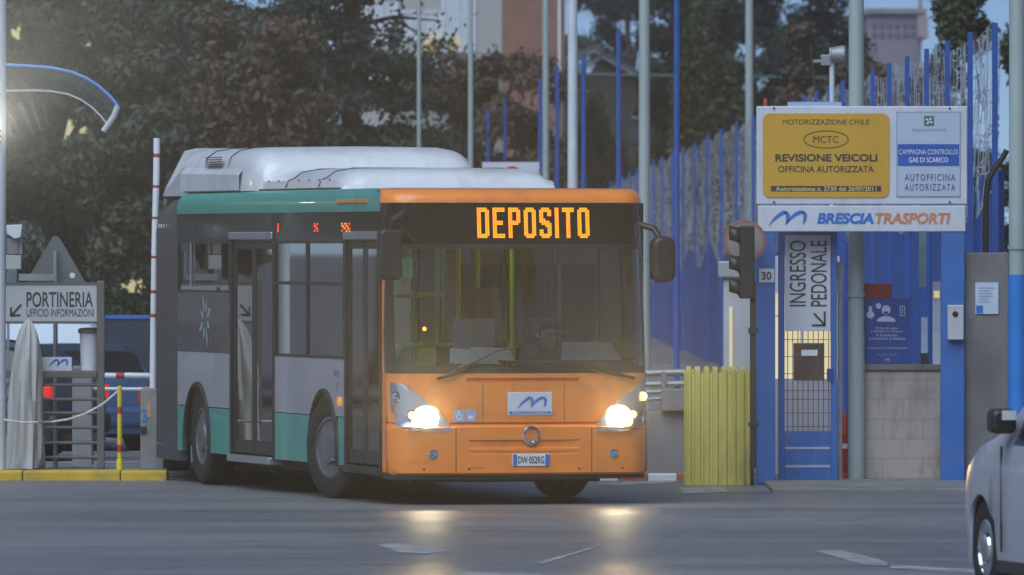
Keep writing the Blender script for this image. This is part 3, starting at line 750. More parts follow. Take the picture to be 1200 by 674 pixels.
# ------------------------------------------------------------------ the driver
def person_mesh(root, mats):
    V = []; E = []; RD = []
    def pt(p, r_, par=None):
        V.append(p); RD.append(r_); i = len(V) - 1
        if par is not None: E.append((par, i))
        return i
    pel = pt((0,0,.10), .14); sp = pt((0,.02,.30), .135, pel); ch = pt((0,.01,.46), .15, sp); nk = pt((0,-.01,.60), .058, ch)
    h1 = pt((0,-.03,.68), .075, nk); h2 = pt((0,-.03,.76), .092, h1); h3 = pt((0,-.02,.83), .078, h2)
    for s in (-1, 1):
        sh = pt((s*.17,.01,.52), .075, ch); up = pt((s*.23,-.08,.38), .055, sh); el = pt((s*.25,-.16,.27), .045, up); fo = pt((s*.225,-.30,.30), .038, el); wr = pt((s*.205,-.43,.345), .028, fo)
        pa = pt((s*.20,-.49,.37), .033, wr)
        for k, (dx, L_) in enumerate(((-.030,.030),(-.010,.036),(.010,.034),(.028,.028))):
            f1 = pt((s*(.20+dx),-.49-L_,.395), .0095, pa); pt((s*(.20+dx),-.49-L_*1.1,.365), .009, f1)
        t1 = pt((s*.165,-.475,.385), .011, pa); pt((s*.155,-.50,.40), .010, t1)
        hp = pt((s*.10,-.06,.08), .095, pel); kn = pt((s*.13,-.42,.12), .065, hp); an = pt((s*.13,-.46,-.34), .042, kn); pt((s*.13,-.60,-.40), .04, an)
    me = bpy.data.meshes.new('body'); me.from_pydata(V, E, [])
    o = bpy.data.objects.new('body', me); C.objects.link(o); o.parent = root; ORG[o.name] = Vector((0,0,0))
    sk = o.modifiers.new('skin', 'SKIN'); sk.use_smooth_shade = True
    for i, r_ in enumerate(RD): me.skin_vertices[0].data[i].radius = (r_, r_)
    me.skin_vertices[0].data[0].use_root = True
    sb = o.modifiers.new('sub', 'SUBSURF'); sb.levels = 1; sb.render_levels = 2
    me.materials.append(mats)
    return o
def skin_cloth():
    m = bpy.data.materials.new('driver_skin_and_jacket'); m.use_nodes = True
    t = m.node_tree; b = t.nodes['Principled BSDF']; tc = t.nodes.new('ShaderNodeTexCoord'); sp = t.nodes.new('ShaderNodeSeparateXYZ'); t.links.new(tc.outputs['Object'], sp.inputs[0])
    a = t.nodes.new('ShaderNodeMath'); a.operation = 'GREATER_THAN'; a.inputs[1].default_value = .60; t.links.new(sp.outputs[2], a.inputs[0])
    c = t.nodes.new('ShaderNodeMath'); c.operation = 'LESS_THAN'; c.inputs[1].default_value = -.44; t.links.new(sp.outputs[1], c.inputs[0])
    d = t.nodes.new('ShaderNodeMath'); d.operation = 'GREATER_THAN'; d.inputs[1].default_value = .25; t.links.new(sp.outputs[2], d.inputs[0])
    e = t.nodes.new('ShaderNodeMath'); e.operation = 'MULTIPLY'; t.links.new(c.outputs[0], e.inputs[0]); t.links.new(d.outputs[0], e.inputs[1])
    f = t.nodes.new('ShaderNodeMath'); f.operation = 'MAXIMUM'; t.links.new(a.outputs[0], f.inputs[0]); t.links.new(e.outputs[0], f.inputs[1])
    mx = t.nodes.new('ShaderNodeMixRGB'); mx.inputs[1].default_value = (.02,.022,.03,1); mx.inputs[2].default_value = (.42,.24,.17,1)
    t.links.new(f.outputs[0], mx.inputs[0]); t.links.new(mx.outputs[0], b.inputs['Base Color']); b.inputs['Roughness'].default_value = .7
    return m
dp = BM @ Vector((1.85, 1.40, .87 - .06))
drv = thing('person', 'driver in dark jacket seated behind the bus windscreen holding the steering wheel', 'person', dp, rz=TH, local=True)
person_mesh(drv, skin_cloth())
mb = MB(); mb.lathe([(.0,.105),(.05,.098),(.085,.06),(.098,.01),(.096,-.05),(.06,-.06)], (0,.005,.79), 'z', 20); hr = mb.build('hair', mat('dark_hair', (.015,.012,.01), .6), drv, smooth=True)
mb = MB(); mb.lathe([(.0,-.028),(.016,-.01),(.013,.03)], (0,-.128,.735), 'z', 8); mb.build('nose', mat('skin', (.42,.24,.17), .6), drv, smooth=True)
for s in (-1, 1):
    mb = MB(); mb.lathe([(0,-.012),(.009,-.006),(.011,0),(.009,.006),(0,.012)], (s*.034,-.112,.765), 'y', 10); mb.build('eye', M_letk, drv, smooth=True)
    mb = MB(); mb.lathe([(0,-.012),(.022,-.006),(.024,0),(.022,.006),(0,.012)], (s*.098,-.02,.745), 'x', 10); mb.build('ear', MATS['skin'], drv, smooth=True)
mb = MB(); mb.tube([(-.025,-.112,.69),(0,-.118,.688),(.025,-.112,.69)], .006, 6); mb.build('mouth', mat('lips', (.3,.12,.1), .6), drv, smooth=True)

# ------------------------------------------------------------------ cars
def car(label, loc, heading, paint, L_=4.2, wd=.88, hood=.98, roof=1.50, wr=.33, group=None, lit=False, van=False):
    """local frame: nose towards +y, centred on the wheelbase; heading = rotation about z"""
    c = thing('parked_car' if lit is None else 'car', label, 'car' if not van else 'van', loc, group, rz=heading, local=True)
    h = L_ / 2; fa, ra = h - .82, -h + .78; rr = wr + .06
    def low_(y):
        z = .21
        for a in (fa, ra):
            if abs(y - a) < rr: z = max(z, wr - .02 + math.sqrt(rr*rr - (y - a)**2))
        return z
    if van: st = [(-h,.96,roof-.15),(-h+.12,.97,roof-.02),(-h+.6,.98,roof),(0,.98,roof),(.55,.98,roof),(1.25,.98,hood+.12),(h-.55,.95,hood),(h-.12,.9,hood-.12),(h,.82,hood-.35)]
    else: st = [(-h,.84,hood-.28),(-h+.05,.92,hood-.02),(-h+.12,.95,hood+.12),(-h+.55,.98,roof-.08),(-h+1.1,.99,roof),(-.1,1.0,roof),(.45,1.0,roof-.10),(1.15,.99,hood+.02),(h-.60,.97,hood-.09),(h-.30,.93,hood-.19),(h-.10,.87,hood-.33),(h-.02,.80,hood-.45),(h,.74,hood-.56)]
    ys = sorted(set([s[0] for s in st] + [a + rr * k for a in (fa, ra) for k in (-1.001,-.98,-.9,-.75,-.5,-.25,0,.25,.5,.75,.9,.98,1.001)]))
    def inter(y, k): return float(np.interp(y, [s[0] for s in st], [s[k] for s in st]))
    rows = []; win = MB(); bod = MB()
    for y in ys:
        ww = wd * inter(y, 1); zt = inter(y, 2); sh = min(hood - .05, zt - .05); zb = low_(y); cab = max(0, min(1, (zt - hood) / .35))
        wi = ww * (.86 - .10 * cab)
        half = [(ww*.97, zb), (ww, max(zb, min(.55, sh-.12))), (ww*1.005, max(zb+.01, sh - .16)), (ww*.985, sh), (wi, zt - .03), (wi*.86, zt), (0, zt + .012)]
        rows.append([(a, y, z) for a, z in half] + [(-a, y, z) for a, z in half[::-1][1:]])
    n_ = len(rows[0])
    for i in range(len(rows) - 1):
        ya, yb_ = ys[i], ys[i+1]; zt0, zt1 = inter(ya, 2), inter(yb_, 2)
        for k in range(n_ - 1):
            q = [rows[i][k], rows[i][k+1], rows[i+1][k+1], rows[i+1][k]]
            side = k in (3, n_ - 5); top = 4 <= k <= n_ - 6
            is_w = (side and min(zt0, zt1) > hood + .2) or (top and abs(zt0 - zt1) > .12 * abs(yb_ - ya) + .0 and min(zt0, zt1) > hood + .0 and max(zt0, zt1) > hood + .06 and not van)
            if van: is_w = False
            (win if is_w else bod).add(q, [(0,1,2,3)])
    bod.add(rows[0], [tuple(range(n_))]); bod.add(rows[-1], [tuple(range(n_))])
    b = bod.build('body', paint, c, smooth=True)
    bm = bmesh.new(); bm.from_mesh(b.data); bmesh.ops.remove_doubles(bm, verts=bm.verts, dist=.0006); bmesh.ops.recalc_face_normals(bm, faces=bm.faces); bm.to_mesh(b.data); bm.free()
    b.data.polygons.foreach_set('use_smooth', [True]*len(b.data.polygons)); b.data.set_sharp_from_angle(angle=R(50))
    if win.f: win.build('window', mat('car_glass', (.012,.013,.015), .06, var=.1), c, smooth=True)
    for a in (fa, ra):
        for s in (-1, 1):
            wheel(s*(wd*.95-.10), a, s, wr, .2, c)
            mb = MB(); mb.box(*sorted((s*.35, s*(wd-.16))), a-rr, a+rr, .15, .66); mb.build('wheel_well', M_dark, c)
    for s in (-1, 1):
        mb = MB(); rounded(mb, *sorted((s*(wd*.98-.02), s*(wd*.98+.16))), .42,.58,hood+.03,hood+.20,.05); m_ = mb.build('mirror', M_black, c, smooth=True, bevel=.03)
        mb = MB(); mb.quad(*[(s*(wd*.98+a), .386, hood + z) for a, z in ((.0,.125),(.10,.125),(.10,.19),(.0,.19))]); mb.build('mirror_glass', mat('mirror_silver', (.8,.83,.86), .2, .3, var=.02), m_)
        mb = MB(); mb.grid([[(s*wd*(.70 if k else .45), y, z) for k in (0, 1)] for y, z in ((h+.004,.50),(h+.004,.56))]) ; mb.build('headlight', mat('car_lamp', (.6,.6,.62), .15, .5), c)
        mb = MB(); mb.box(*sorted((s*wd*(.80 if lit else .62), s*wd*.935)), -h-.004, -h+.10, hood-(.19 if lit else .25), hood-.04); mb.build('tail_light', E_tail if lit else M_red, c, bevel=.02)
        for y in (-.15,-1.05):
            mb = MB(); mb.box(*sorted((s*wd*.995, s*(wd*1.0+.035))), y-.1, y+.1, hood-.20, hood-.17); mb.build('door_handle', paint, c, bevel=.008)
        mb = MB()
        for y in (.70,-.25,-1.2): mb.box(*sorted((s*wd*.99, s*(wd*1.006))), y-.004, y+.004, .32, hood-.06)
        mb.build('door_gap', M_black, c)
        mb = MB(); mb.box(*sorted((s*wd*.9, s*wd*.985)), ra+rr+.02, fa-rr-.02, .17, .26); mb.build('sill', M_black, c, bevel=.01)
    mb = MB(); mb.box(-wd*.9, wd*.9, -h-.05, -h+.25, .30, .52); mb.build('bumper', M_dark if lit else paint, c, bevel=.05)
    return c
H_ = R(13)
fax, fay = 3.30, 65.6       # front left wheel of the silver car
hv = Vector((-math.sin(H_), math.cos(H_))); lv = Vector((-math.cos(H_), -math.sin(H_)))
ctr = Vector((fax, fay)) - hv * (2.1 - .82) - lv * .78
car('silver car cut by the right edge with black mirror and low front fender', (ctr.x, ctr.y, 0), H_, M_sil, hood=1.10, roof=1.60)
# vehicles in the yard behind the portineria frame
P0 = at(84, 520, 106.0)
car('dark car with red tail lights behind the metal rack', (P0.x - 1.75, 107.2, 0), R(69), mat('dark_car_paint', (.03,.035,.04), .3, var=.05, coat=.5), L_=3.9, hood=.88, roof=1.34, lit=True)
car('small white van roofed pale behind the noticeboard shelf', (wx(-102,113.5), 114.5, 0), R(90), mat('pale_van_paint', (.62,.68,.74), .35, var=.04), L_=4.4, hood=1.0, roof=1.50, van=True)
car('blue hatchback seen between the rack post and the bus', (wx(62,111), 112.5, 0), R(16), mat('blue_car_paint', (.04,.085,.19), .3, var=.05, coat=.5), L_=3.8, wd=.80, hood=.80, roof=1.24)

# ------------------------------------------------------------------ left side: gate furniture
D = 98.6
t = thing('sign_rack', 'metal rack of rungs carrying the PORTINERIA board beside the yellow kerb', 'sign rack', (wx(65,D), D, .088))
for a, b_ in ((113.5,122.5),(-4,4)):
    mb = MB(); mb.pbox(a,b_,329,549.5,D,.07); mb.build('post', mat('rack_brown', (.13,.12,.11), .6, var=.15), t, bevel=.01)
mb = MB(); mb.pbox(4,113.5,333,377.5,D+.01,.03); sb = mb.build('signboard', mat('board_grey', (.50,.50,.49), .5, var=.05), t, bevel=.006)
mb = MB(); ptext(mb,'PORTINERIA',31,109,342,360,D+.01,bold=.012); ptext(mb,'UFFICIO INFORMAZIONI',31,110,362,371,D+.01,bold=0)
f = pplane(D+.01)
stroke(mb, [(25,-357),(14,-369)], [2.6,2.6], f); stroke(mb, [(13,-360),(12.6,-370.5)], [2.4,2.4], f); stroke(mb, [(12,-370),(24,-369.5)], [2.4,2.4], f)
mb.build('lettering', M_letk, sb)
mb = MB(); mb.pbox(4,113.5,376.5,379.5,D,.05); mb.pbox(4,113.5,331,333.5,D,.05); mb.build('rail', MATS['rack_brown'], t)
mb = MB(); mb.pbox(4,113.5,434.5,443,D-.02,.4); mb.build('shelf', MATS['rack_brown'], t, bevel=.01)
for y in (451,468,484,501,519,536): 
    mb = MB(); mb.tube([at(4,y,D+.03), at(113.5,y,D+.03)], .017, 8); mb.build('rung', MATS['rack_brown'], t, smooth=True)
mb = MB(); mb.pbox(44,84,418.5,434.4,D+.05,.03); pq = tag(mb.build('plaque', M_signw), 'small white plaque with blue wing logo on the rack shelf', 'plaque')
mb = MB(); wing_logo(mb, pplane(D+.05), 57, -430, 22, 9); mb.build('logo', M_letb, pq)
bt = thing('waste_bin', 'white round tub with dark rim on the rack shelf', 'bin', (wx(103.5,D+.25), D+.22, wz(434.5,D)))
mb = MB(); c0 = at(103.5,434.4,D); mb.lathe([(.088,0.0),(.10,.38),(.104,.39),(.09,.395),(.085,.02)], (c0.x, D+.22, c0.z), 'z', 24); mb.build('tub', M_white, bt, smooth=True)
mb = MB(); mb.lathe([(.112,.385),(.116,.40),(.116,.425),(.09,.44),(.0,.445)], (c0.x, D+.22, c0.z), 'z', 24); mb.build('lid', mat('lid_grey', (.2,.19,.18), .6), bt, smooth=True)
# tarp-covered object
D = 98.2
mb = MB(); rows = []
N = 44
for k, (y, xa, xb, dp_) in enumerate(((549.6,6,47.5,.34),(540,6.5,48,.34),(520,8,47.5,.33),(495,9,47.5,.32),(470,9.5,47,.30),(445,11,47,.28),(420,14,45.5,.25),(400,17.5,43,.2),(385,22,40,.14),(377,26.5,35.5,.07),(374.5,29.5,32,.02))):
    cx_ = (xa + xb) / 2; hw = (xb - xa) / 2 / F * D; row = []
    for i in range(N + 1):
        a = 2*math.pi*i/N
        fold = 1 + .10*math.sin(4*a + .5*k + .6*math.sin(k*1.3)) + .09*math.sin(9*a - .7*k) + .06*math.sin(2*a + k*1.2) + .05*math.sin(15*a + k*.4)
        row.append((wx(cx_,D) + hw*fold*math.copysign(abs(math.cos(a))**.8, math.cos(a)), D + .36 + dp_*fold*math.copysign(abs(math.sin(a))**.8, math.sin(a)), wz(y, D)))
    rows.append(row)
mb.grid(rows); tag(mb.build('tarpaulin', mat('tarp_grey', (.54,.52,.49), .7, var=.1, scale=3, bump=.25, bscale=9), smooth=True, sub=1), 'beige grey tarpaulin draped to a peak over a tall object', 'tarpaulin')
# white pole at the left edge
mb = MB(); b0 = at(-1.5,549.6,98.0); mb.tube([(b0.x,98.0,.088),(b0.x,98.0,9)], .075, 16); lp = tag(mb.build('white_post', M_polew, smooth=True), 'tall white post at the left edge of the picture', 'post')
t = thing('wall_floodlight', 'lit floodlight on the white post just left of the picture', 'floodlight', at(-10,160,97.9))
mb = MB(); q = at(-10,160,97.9); mb.box(q.x-.10,q.x+.10,97.86,97.98,q.z-.07,q.z+.07); mb.tube([(q.x,97.98,q.z),(b0.x,98.0,q.z)], .025, 8); mb.build('housing', M_dark, t, bevel=.01)
mb = MB(); mb.box(q.x-.085,q.x+.085,97.852,97.858,q.z-.055,q.z+.055); mb.build('lens', glow('flood_lens', (1,.9,.65), 25), t)
ld = bpy.data.lights.new('floodlight_beam', 'SPOT'); ld.energy = 10500; ld.color = (1.0,.90,.68); ld.spot_size = R(22); ld.spot_blend = 1.0; ld.shadow_soft_size = .06
lo = bpy.data.objects.new('floodlight_beam', ld); C.objects.link(lo); lo.location = (q.x, 97.8, q.z); lo.rotation_euler = Vector((.02,-1,.09)).to_track_quat('-Z','Y').to_euler()
# junction boxes and lamp on a post behind
D = 99.4
t = thing('camera_post', 'small post with white floodlight and grey junction boxes above PORTINERIA board', 'camera', (wx(12,D), D, .088))
mb = MB(); mb.pbox(8,11,300,552,D,.04); mb.build('pole', M_galv, t)
mb = MB(); mb.prism([(8,-264),(27,-263),(25,-278),(18,-280),(9,-274)], lambda a,b_,d: (wx(a,D), D-.14+d, wz(-b_,D)), .12); mb.build('floodlight', M_white, t, bevel=.006)
mb = MB(); mb.pbox(8,26,279,298,D-.06,.05); mb.pbox(18,20.5,276,297,D-.08,.02); mb.build('bracket', mat('bracket_grey', (.22,.22,.22), .6), t)
mb = MB(); mb.pbox(7,25,299,316,D-.06,.1); mb.build('junction_box', mat('box_white', (.45,.44,.4), .5), t, bevel=.01)
mb = MB(); mb.pbox(9,20,316,339,D-.09,.12); mb.build('junction_box', mat('box_teal', (.10,.17,.21), .5), t, bevel=.01)
# back of a warning triangle
D = 99.2
t = thing('warning_sign', 'grey back of a triangular road sign above the PORTINERIA board', 'road sign', (wx(65,D), D, .088))
mb = MB(); tri = [(62,-277),(66,-276.5),(70,-279)] + [(100,-331),(101,-336),(97,-338)] + [(33,-338),(29,-336),(30,-331)]
mb.prism(tri, lambda a,b_,d: (wx(a,D+.05), D+.05+d, wz(-b_,D+.05)), .012); pan = mb.build('panel', mat('sign_back', (.15,.16,.17), .5, .3, var=.1), t)
mb = MB(); mb.tube([at(65,294,D+.0),at(65,549,D+.0)], .024, 10); mb.build('pole', M_galv, t, smooth=True)
mb = MB(); mb.pbox(22,64,321,329,D-.03,.025); mb.build('crossbar', M_galv, t)
mb = MB(); mb.lathe([(.03,0),(.03,-.004),(0,-.005)], (wx(84.5,D),D+.048,wz(323,D)), 'y', 14); mb.build('sticker', M_letw, pan)
# tube-edged clear arch standing in for a curved pale arc
D = 101.0
t = thing('clear_arch', 'clear arch with blue edge standing in for a pale arc at the upper left', 'canopy', (wx(-40,D), D, 0))
def arc(o, ro): return [at(a, b_, D + o) for a, b_ in ro]
outer = [(-60,79),(-20,76),(10,76),(35,77.5),(60,79.5),(82,84),(100,91),(116,101),(130,114),(138,124)]
inner = [(-60,106),(-20,106),(10,106.5),(40,106),(60,107),(80,110.5),(95,117),(108,126),(118,136),(125,145)]
mb = MB(); mb.tube(arc(0,outer), .016, 8); mb.build('edge_tube', mat('arch_blue', (.12,.32,.75), .35), t, smooth=True)
mb = MB(); mb.tube(arc(0,inner), .010, 8); mb.build('edge_tube', mat('arch_grey', (.55,.55,.55), .4), t, smooth=True)
mb = MB(); mb.grid([arc(.012,outer), arc(.7,[(a-6,b_+10) for a,b_ in outer]), arc(.012,inner)]); mb.build('panel', glass('arch_clear', (.95,.96,.96), .25, .3), t, smooth=True)
mb = MB(); mb.tube([at(138,124,D),at(133,137,D),at(121,154,D)], .03, 8); mb.build('end_bar', MATS['arch_grey'], t, smooth=True)
mb = MB(); mb.tube([(wx(-40,D),D+.3,0),(wx(-40,D),D+.3,wz(82,D))], .06, 10); mb.tube([(wx(-40,D),D+.3,wz(84,D)),at(-40,90,D)], .03, 8); mb.build('post', M_galv, t, smooth=True)
# striped barrier, raised, with its cabinet; a second lowered one
t = thing('barrier_gate', 'raised white barrier arm with red bands on its grey cabinet numbered 3', 'barrier', (wx(176,99.3), 99.3, .0))
mb = MB(); mb.pbox(164.5,192,455,551,98.4,.35); cab = mb.build('cabinet', mat('cabinet_grey', (.24,.235,.23), .6, var=.12, scale=4, dirt=(.12,.12,.11), dscale=3), t, bevel=.015)
mb = MB(); ptext(mb,'3',166.5,173,480,495,98.4,off=.004,bold=.02); mb.build('lettering', M_letb, cab)
mb = MB(); mb.pbox(172,177,472,489,98.395,.004); mb.build('label', mat('label_orange', (.55,.25,.13), .5), cab)
mb = MB(); mb.pbox(164.6,171.5,500,507.5,98.37,.03); mb.build('lock', M_black, cab)
ys_ = [(162,183.6),(180,183.6),(184.5,183.5),(217,183),(220.5,182.9),(254,182),(257,181.9),(300,181),(303,181),(340,180.5),(344,180.4),(368,180),(372,180),(456,179)]
arm = MB()
for i in range(len(ys_) - 1): arm.tube([at(ys_[i][1],ys_[i][0],98.5), at(ys_[i+1][1],ys_[i+1][0],98.5)], .034, 10, m=i % 2)
arm.build('arm', [M_white, M_red], t, smooth=True)
t = thing('barrier_gate', 'lowered horizontal red and white barrier arm behind the yellow bollard', 'barrier', (wx(150,103), 103, 0))
arm = MB()
for i, (a, b_) in enumerate(((100,136),(136,146),(146,180),(180,190))): arm.tube([at(a,440,103),at(b_,440.6,103)], .032, 10, m=i % 2)
arm.build('arm', [M_white, M_red], t, smooth=True)
mb = MB(); mb.tube([at(100,455.5,103),at(190,456.5,103)], .02, 8); mb.build('rail', M_white, t, smooth=True)
mb = MB(); mb.box(wx(98,103)-.12, wx(98,103)+.1, 102.9, 103.2, 0, 1.1); mb.build('cabinet', MATS['cabinet_grey'], t, bevel=.02)
# yellow bollard and chain
D = 98.1
t = thing('bollard', 'thin yellow bollard with red bands on the kerb island', 'bollard', (wx(140.5,D), D, .088))
bb = MB(); ysq = [551,530,521,485,477,454]
for i in range(5): bb.tube([at(140.3,ysq[i],D),at(140.3,ysq[i+1],D)], .026, 12, m=(0,1,0,1,0)[i])
bb.lathe([(.026,0),(.02,.012),(0,.016)], at(140.3,454,D), 'z', 12); bb.lathe([(.04,0),(.035,.10),(.027,.12)], at(140.3,551,D), 'z', 12); bb.build('shaft', [mat('bollard_yellow', (.66,.50,.03), .45), M_red], t, smooth=True)
mb = MB(); cp = [at(139,458,98.1),at(120,474,98.1),at(100,485,98.05),at(80,491.5,98.03),at(60,494.5,98.0),at(45,495,97.72),at(25,495,97.72),at(5,492,97.9)]
mb.tube(cp, .012, 6, m=0); tag(mb.build('chain', mat('chain_plastic', (.58,.55,.53), .5, var=.3, scale=18), smooth=True), 'pale plastic chain strung from the yellow bollard to the white post', 'chain')
# blue framed mesh gate behind
D = 121
t = thing('blue_gate', 'blue framed dark gate behind the blue hatchback', 'gate', (wx(150,D), D, 0))
mb = MB(); mb.pbox(120,123.5,370,505,D,.06); mb.pbox(190,194,370,505,D,.06); mb.pbox(123.5,190,369.5,374,D,.05); mb.build('frame', M_blue_l, t, bevel=.006)
mb = MB(); mb.pbox(123.5,190,374,505,D+.02,.015); mb.build('panel', mat('gate_dark_blue', (.018,.032,.06), .5, var=.2), t)

# ------------------------------------------------------------------ right side: gate, signs, posts
D = 95.9
# the big sign frame
DS = 95.6
t = thing('entrance_sign', 'large white entrance board with yellow REVISIONE VEICOLI panel above the blue gate', 'sign', (wx(1008,DS), DS, .045))
mb = MB(); mb.pbox(886.5,1133.5,124.5,239.5,DS,.06); brd = mb.build('board', M_signw, t, bevel=.01)
pts = []
for cx_, cy_, a0 in ((1034,-141,0),(902,-141,90),(902,-223.5,180),(1034,-223.5,270)): pts += [(cx_+8*math.cos(R(a0+k*18)), cy_+8*math.sin(R(a0+k*18))) for k in range(6)]
yp = MB(); yp.prism(pts, lambda a,b_,d: (wx(a,DS), DS-.003-d, wz(-b_,DS)), .006); yel = yp.build('yellow_panel', M_signy, brd)
mb = MB(); o_ = .0115
ptext(mb,'MOTORIZZAZIONE CIVILE',917,1019,140,146,DS,off=o_,bold=0,shear=.15); ptext(mb,'MCTC',953,982.5,159.5,167.5,DS,off=o_,bold=0); ptext(mb,'REVISIONE VEICOLI',908.5,1028,180.5,189.5,DS,off=o_,bold=.03)
ptext(mb,'OFFICINA AUTORIZZATA',912,1024,194.5,202,DS,off=o_,bold=.012)
el = [(968+26*math.cos(R(10*k)), -163.5+10*math.sin(R(10*k))) for k in range(37)]
stroke(mb, el, [.9]*37, pplane(DS,o_)); mb.pbox(903.5,1032.5,218,224.5,DS-.0105,.001)
mb.build('lettering', M_letk, yel)
mb = MB(); ptext(mb,'Autorizzazione n. 2730 del 20/07/2011',909,1027,218.7,223.8,DS,off=.013,bold=.012); mb.build('lettering', mat('lettering_yellow', (.75,.60,.22), .5), yel)
wp = MB(); wp.pbox(1051.5,1124.5,131.5,230,DS-.007,.004); sub_ = wp.build('white_panel', mat('sign_cool_white', (.46,.52,.62), .4, var=.03), brd)
mb = MB(); 
for q in ((1050.5,1125.5,130.8,131.7),(1050.5,1125.5,229.6,230.5),(1050.5,1051.5,131.7,229.6),(1124.5,1125.5,131.7,229.6)): mb.pbox(*q, DS-.009,.006)
mb.build('edging', mat('edge_grey', (.3,.34,.4), .5), sub_)
mb = MB(); mb.pbox(1052,1124,169,194.5,DS-.0095,.003); mb.build('blue_band', mat('band_blue', (.02,.10,.40), .45), sub_)
mb = MB(); ptext(mb,'CAMPAGNA CONTROLLO',1053.5,1122,175,181,DS,off=.013,bold=0); ptext(mb,'GAS DI SCARICO',1065,1111,184.5,190.5,DS,off=.013,bold=.012); mb.build('lettering', M_letw, sub_)
mb = MB(); ptext(mb,'AUTOFFICINA',1060,1119.5,204,212,DS,off=.0105,bold=.004,spacing=1.25); ptext(mb,'AUTORIZZATA',1060,1119.5,215.5,223.5,DS,off=.0105,bold=.004,spacing=1.25); mb.build('lettering', mat('lettering_slate', (.08,.11,.17), .5), sub_)
mb = MB(); mb.pbox(1083,1094.5,136,147.5,DS-.0095,.003); em_ = mb.build('emblem', mat('emblem_green', (.02,.20,.11), .5), sub_)
mb = MB()
for k in range(4):
    a = R(45 + 90*k); stroke(mb, [(1088.7+.8*math.cos(a), -141.7+.8*math.sin(a)), (1088.7+3*math.cos(a+.3), -141.7+3*math.sin(a+.3)), (1088.7+4.6*math.cos(a+.1), -141.7+4.6*math.sin(a+.1))], [.8,2.6,.8], pplane(DS,.0125))
mb.build('symbol', M_letw, em_)
mb = MB(); ptext(mb,'Regione Lombardia',1069,1109,149.5,155,DS,off=.0105); mb.build('lettering', mat('lettering_pale', (.34,.38,.42), .5), sub_)
mb = MB(); mb.pbox(888,1131.5,241,271.5,DS-.01,.05); lb = mb.build('lower_board', M_signw, t, bevel=.008)
mb = MB(); wing_logo(mb, pplane(DS-.01), 901, -264.5, 43, 17); ptext(mb,'BRESCIA',957.5,1024,249.5,262.5,DS-.01,bold=.045,shear=.18); mb.build('lettering', M_letb, lb)
mb = MB(); ptext(mb,'TRASPORTI',1025.5,1114,249.5,262.5,DS-.01,bold=.035,shear=.18); mb.build('lettering', M_leto, lb)
mb = MB()
for a, b_ in ((907,127),(1113,127),(907,237),(1113,237)): mb.lathe([(.012,0),(.01,-.01),(0,-.011)], (wx(a,DS),DS-.0,wz(b_,DS)), 'y', 8)
mb.build('bolt', M_dark, brd)
mb = MB(); mb.pbox(923,986,119.5,124.4,DS+.02,.05); mb.build('top_plate', mat('plate_pale_blue', (.40,.50,.68), .4), t)
mb = MB(); mb.lathe([(.022,0),(.022,.06),(.014,.075),(0,.08)], at(897,124.4,DS+.03), 'z', 12); mb.build('beacon', M_red, t, smooth=True)
for a, b_, lb_ in ((886.5,908.5,None),(1103,1130.5,None)):
    mb = MB(); mb.pbox(a,b_,271,567,DS+.0,.19); mb.build('post', M_blue_l, t, bevel=.008)
mb = MB(); mb.pbox(889.5,907.5,315,331,DS-.008,.008); np_ = tag(mb.build('number_plate', M_signw), 'small white number 30 plate on the blue gate post', 'number plate')
mb = MB(); ptext(mb,'30',892.5,904,318.5,328,DS-.008,bold=.02); mb.build('lettering', M_letk, np_)
mb = MB(); mb.pbox(1110.5,1129.5,357.5,398.5,DS-.09,.09); ic = tag(mb.build('intercom', mat('intercom_grey', (.50,.50,.51), .45), bevel=.012), 'pale grey intercom box on the right blue post', 'intercom')
mb = MB(); mb.lathe([(.03,.0),(.03,-.006),(.02,-.012),(0,-.012)], (wx(1119.5,DS-.09),DS-.09,wz(368,DS-.09)), 'y', 14); mb.build('button', M_black, ic)
# pedestrian gate
t = thing('pedestrian_gate', 'narrow blue pedestrian gate with INGRESSO PEDONALE board and wire mesh', 'gate', (wx(946,D), D, .045))
mb = MB()
for q in ((912,919.5,271.5,566),(973.5,981,271.5,566),(919.5,973.5,271.5,276)): mb.pbox(*q, D,.06)
mb.build('frame', M_blue_l, t, bevel=.006)
mb = MB(); mb.pbox(919.5,973.5,505,566,D+.008,.035); lp_ = mb.build('kick_panel', mat('blue_scuffed', (.035,.13,.40), .55, var=.15, scale=4, dirt=(.16,.20,.22), dscale=4, damt=.6, dlo=.52, dhi=.6), t, bevel=.004)
mb = MB(); mb.pbox(919.8,973,523.8,526.5,D+.004,.004); mb.pbox(919.8,973,545,547.8,D+.004,.004); mb.build('strip', mat('strip_grey', (.42,.44,.5), .5), lp_)
mb = MB()
for k in range(9): xx = 923 + 6*k; mb.tube([at(xx,388,D+.03),at(xx,505,D+.03)], .0042, 6)
for yy in (398,418,438,458,468,484,500): mb.tube([at(919.5,yy,D+.037),at(973.5,yy,D+.037)], .0035, 6)
mb.build('wire_mesh', mat('mesh_dark', (.09,.09,.12), .5), t)
mb = MB(); mb.pbox(920,973.3,275.8,388,D-.012,.01); gs = mb.build('gate_board', M_signw, t, bevel=.004)
mb = MB(); ptext(mb,'INGRESSO',925.2,944.5,282,359,D-.012,rot=90,bold=.004); ptext(mb,'PEDONALE',950,969,282,359,D-.012,rot=90,bold=.004)
f = pplane(D-.012)
stroke(mb, [(953.5,-367),(966.5,-381)], [2.3,2.3], f); stroke(mb, [(966.5,-365),(966.5,-382.5)], [2.4,2.4], f); stroke(mb, [(951.5,-381.3),(967.6,-381.3)], [2.4,2.4], f)
mb.build('lettering', M_letk, gs)
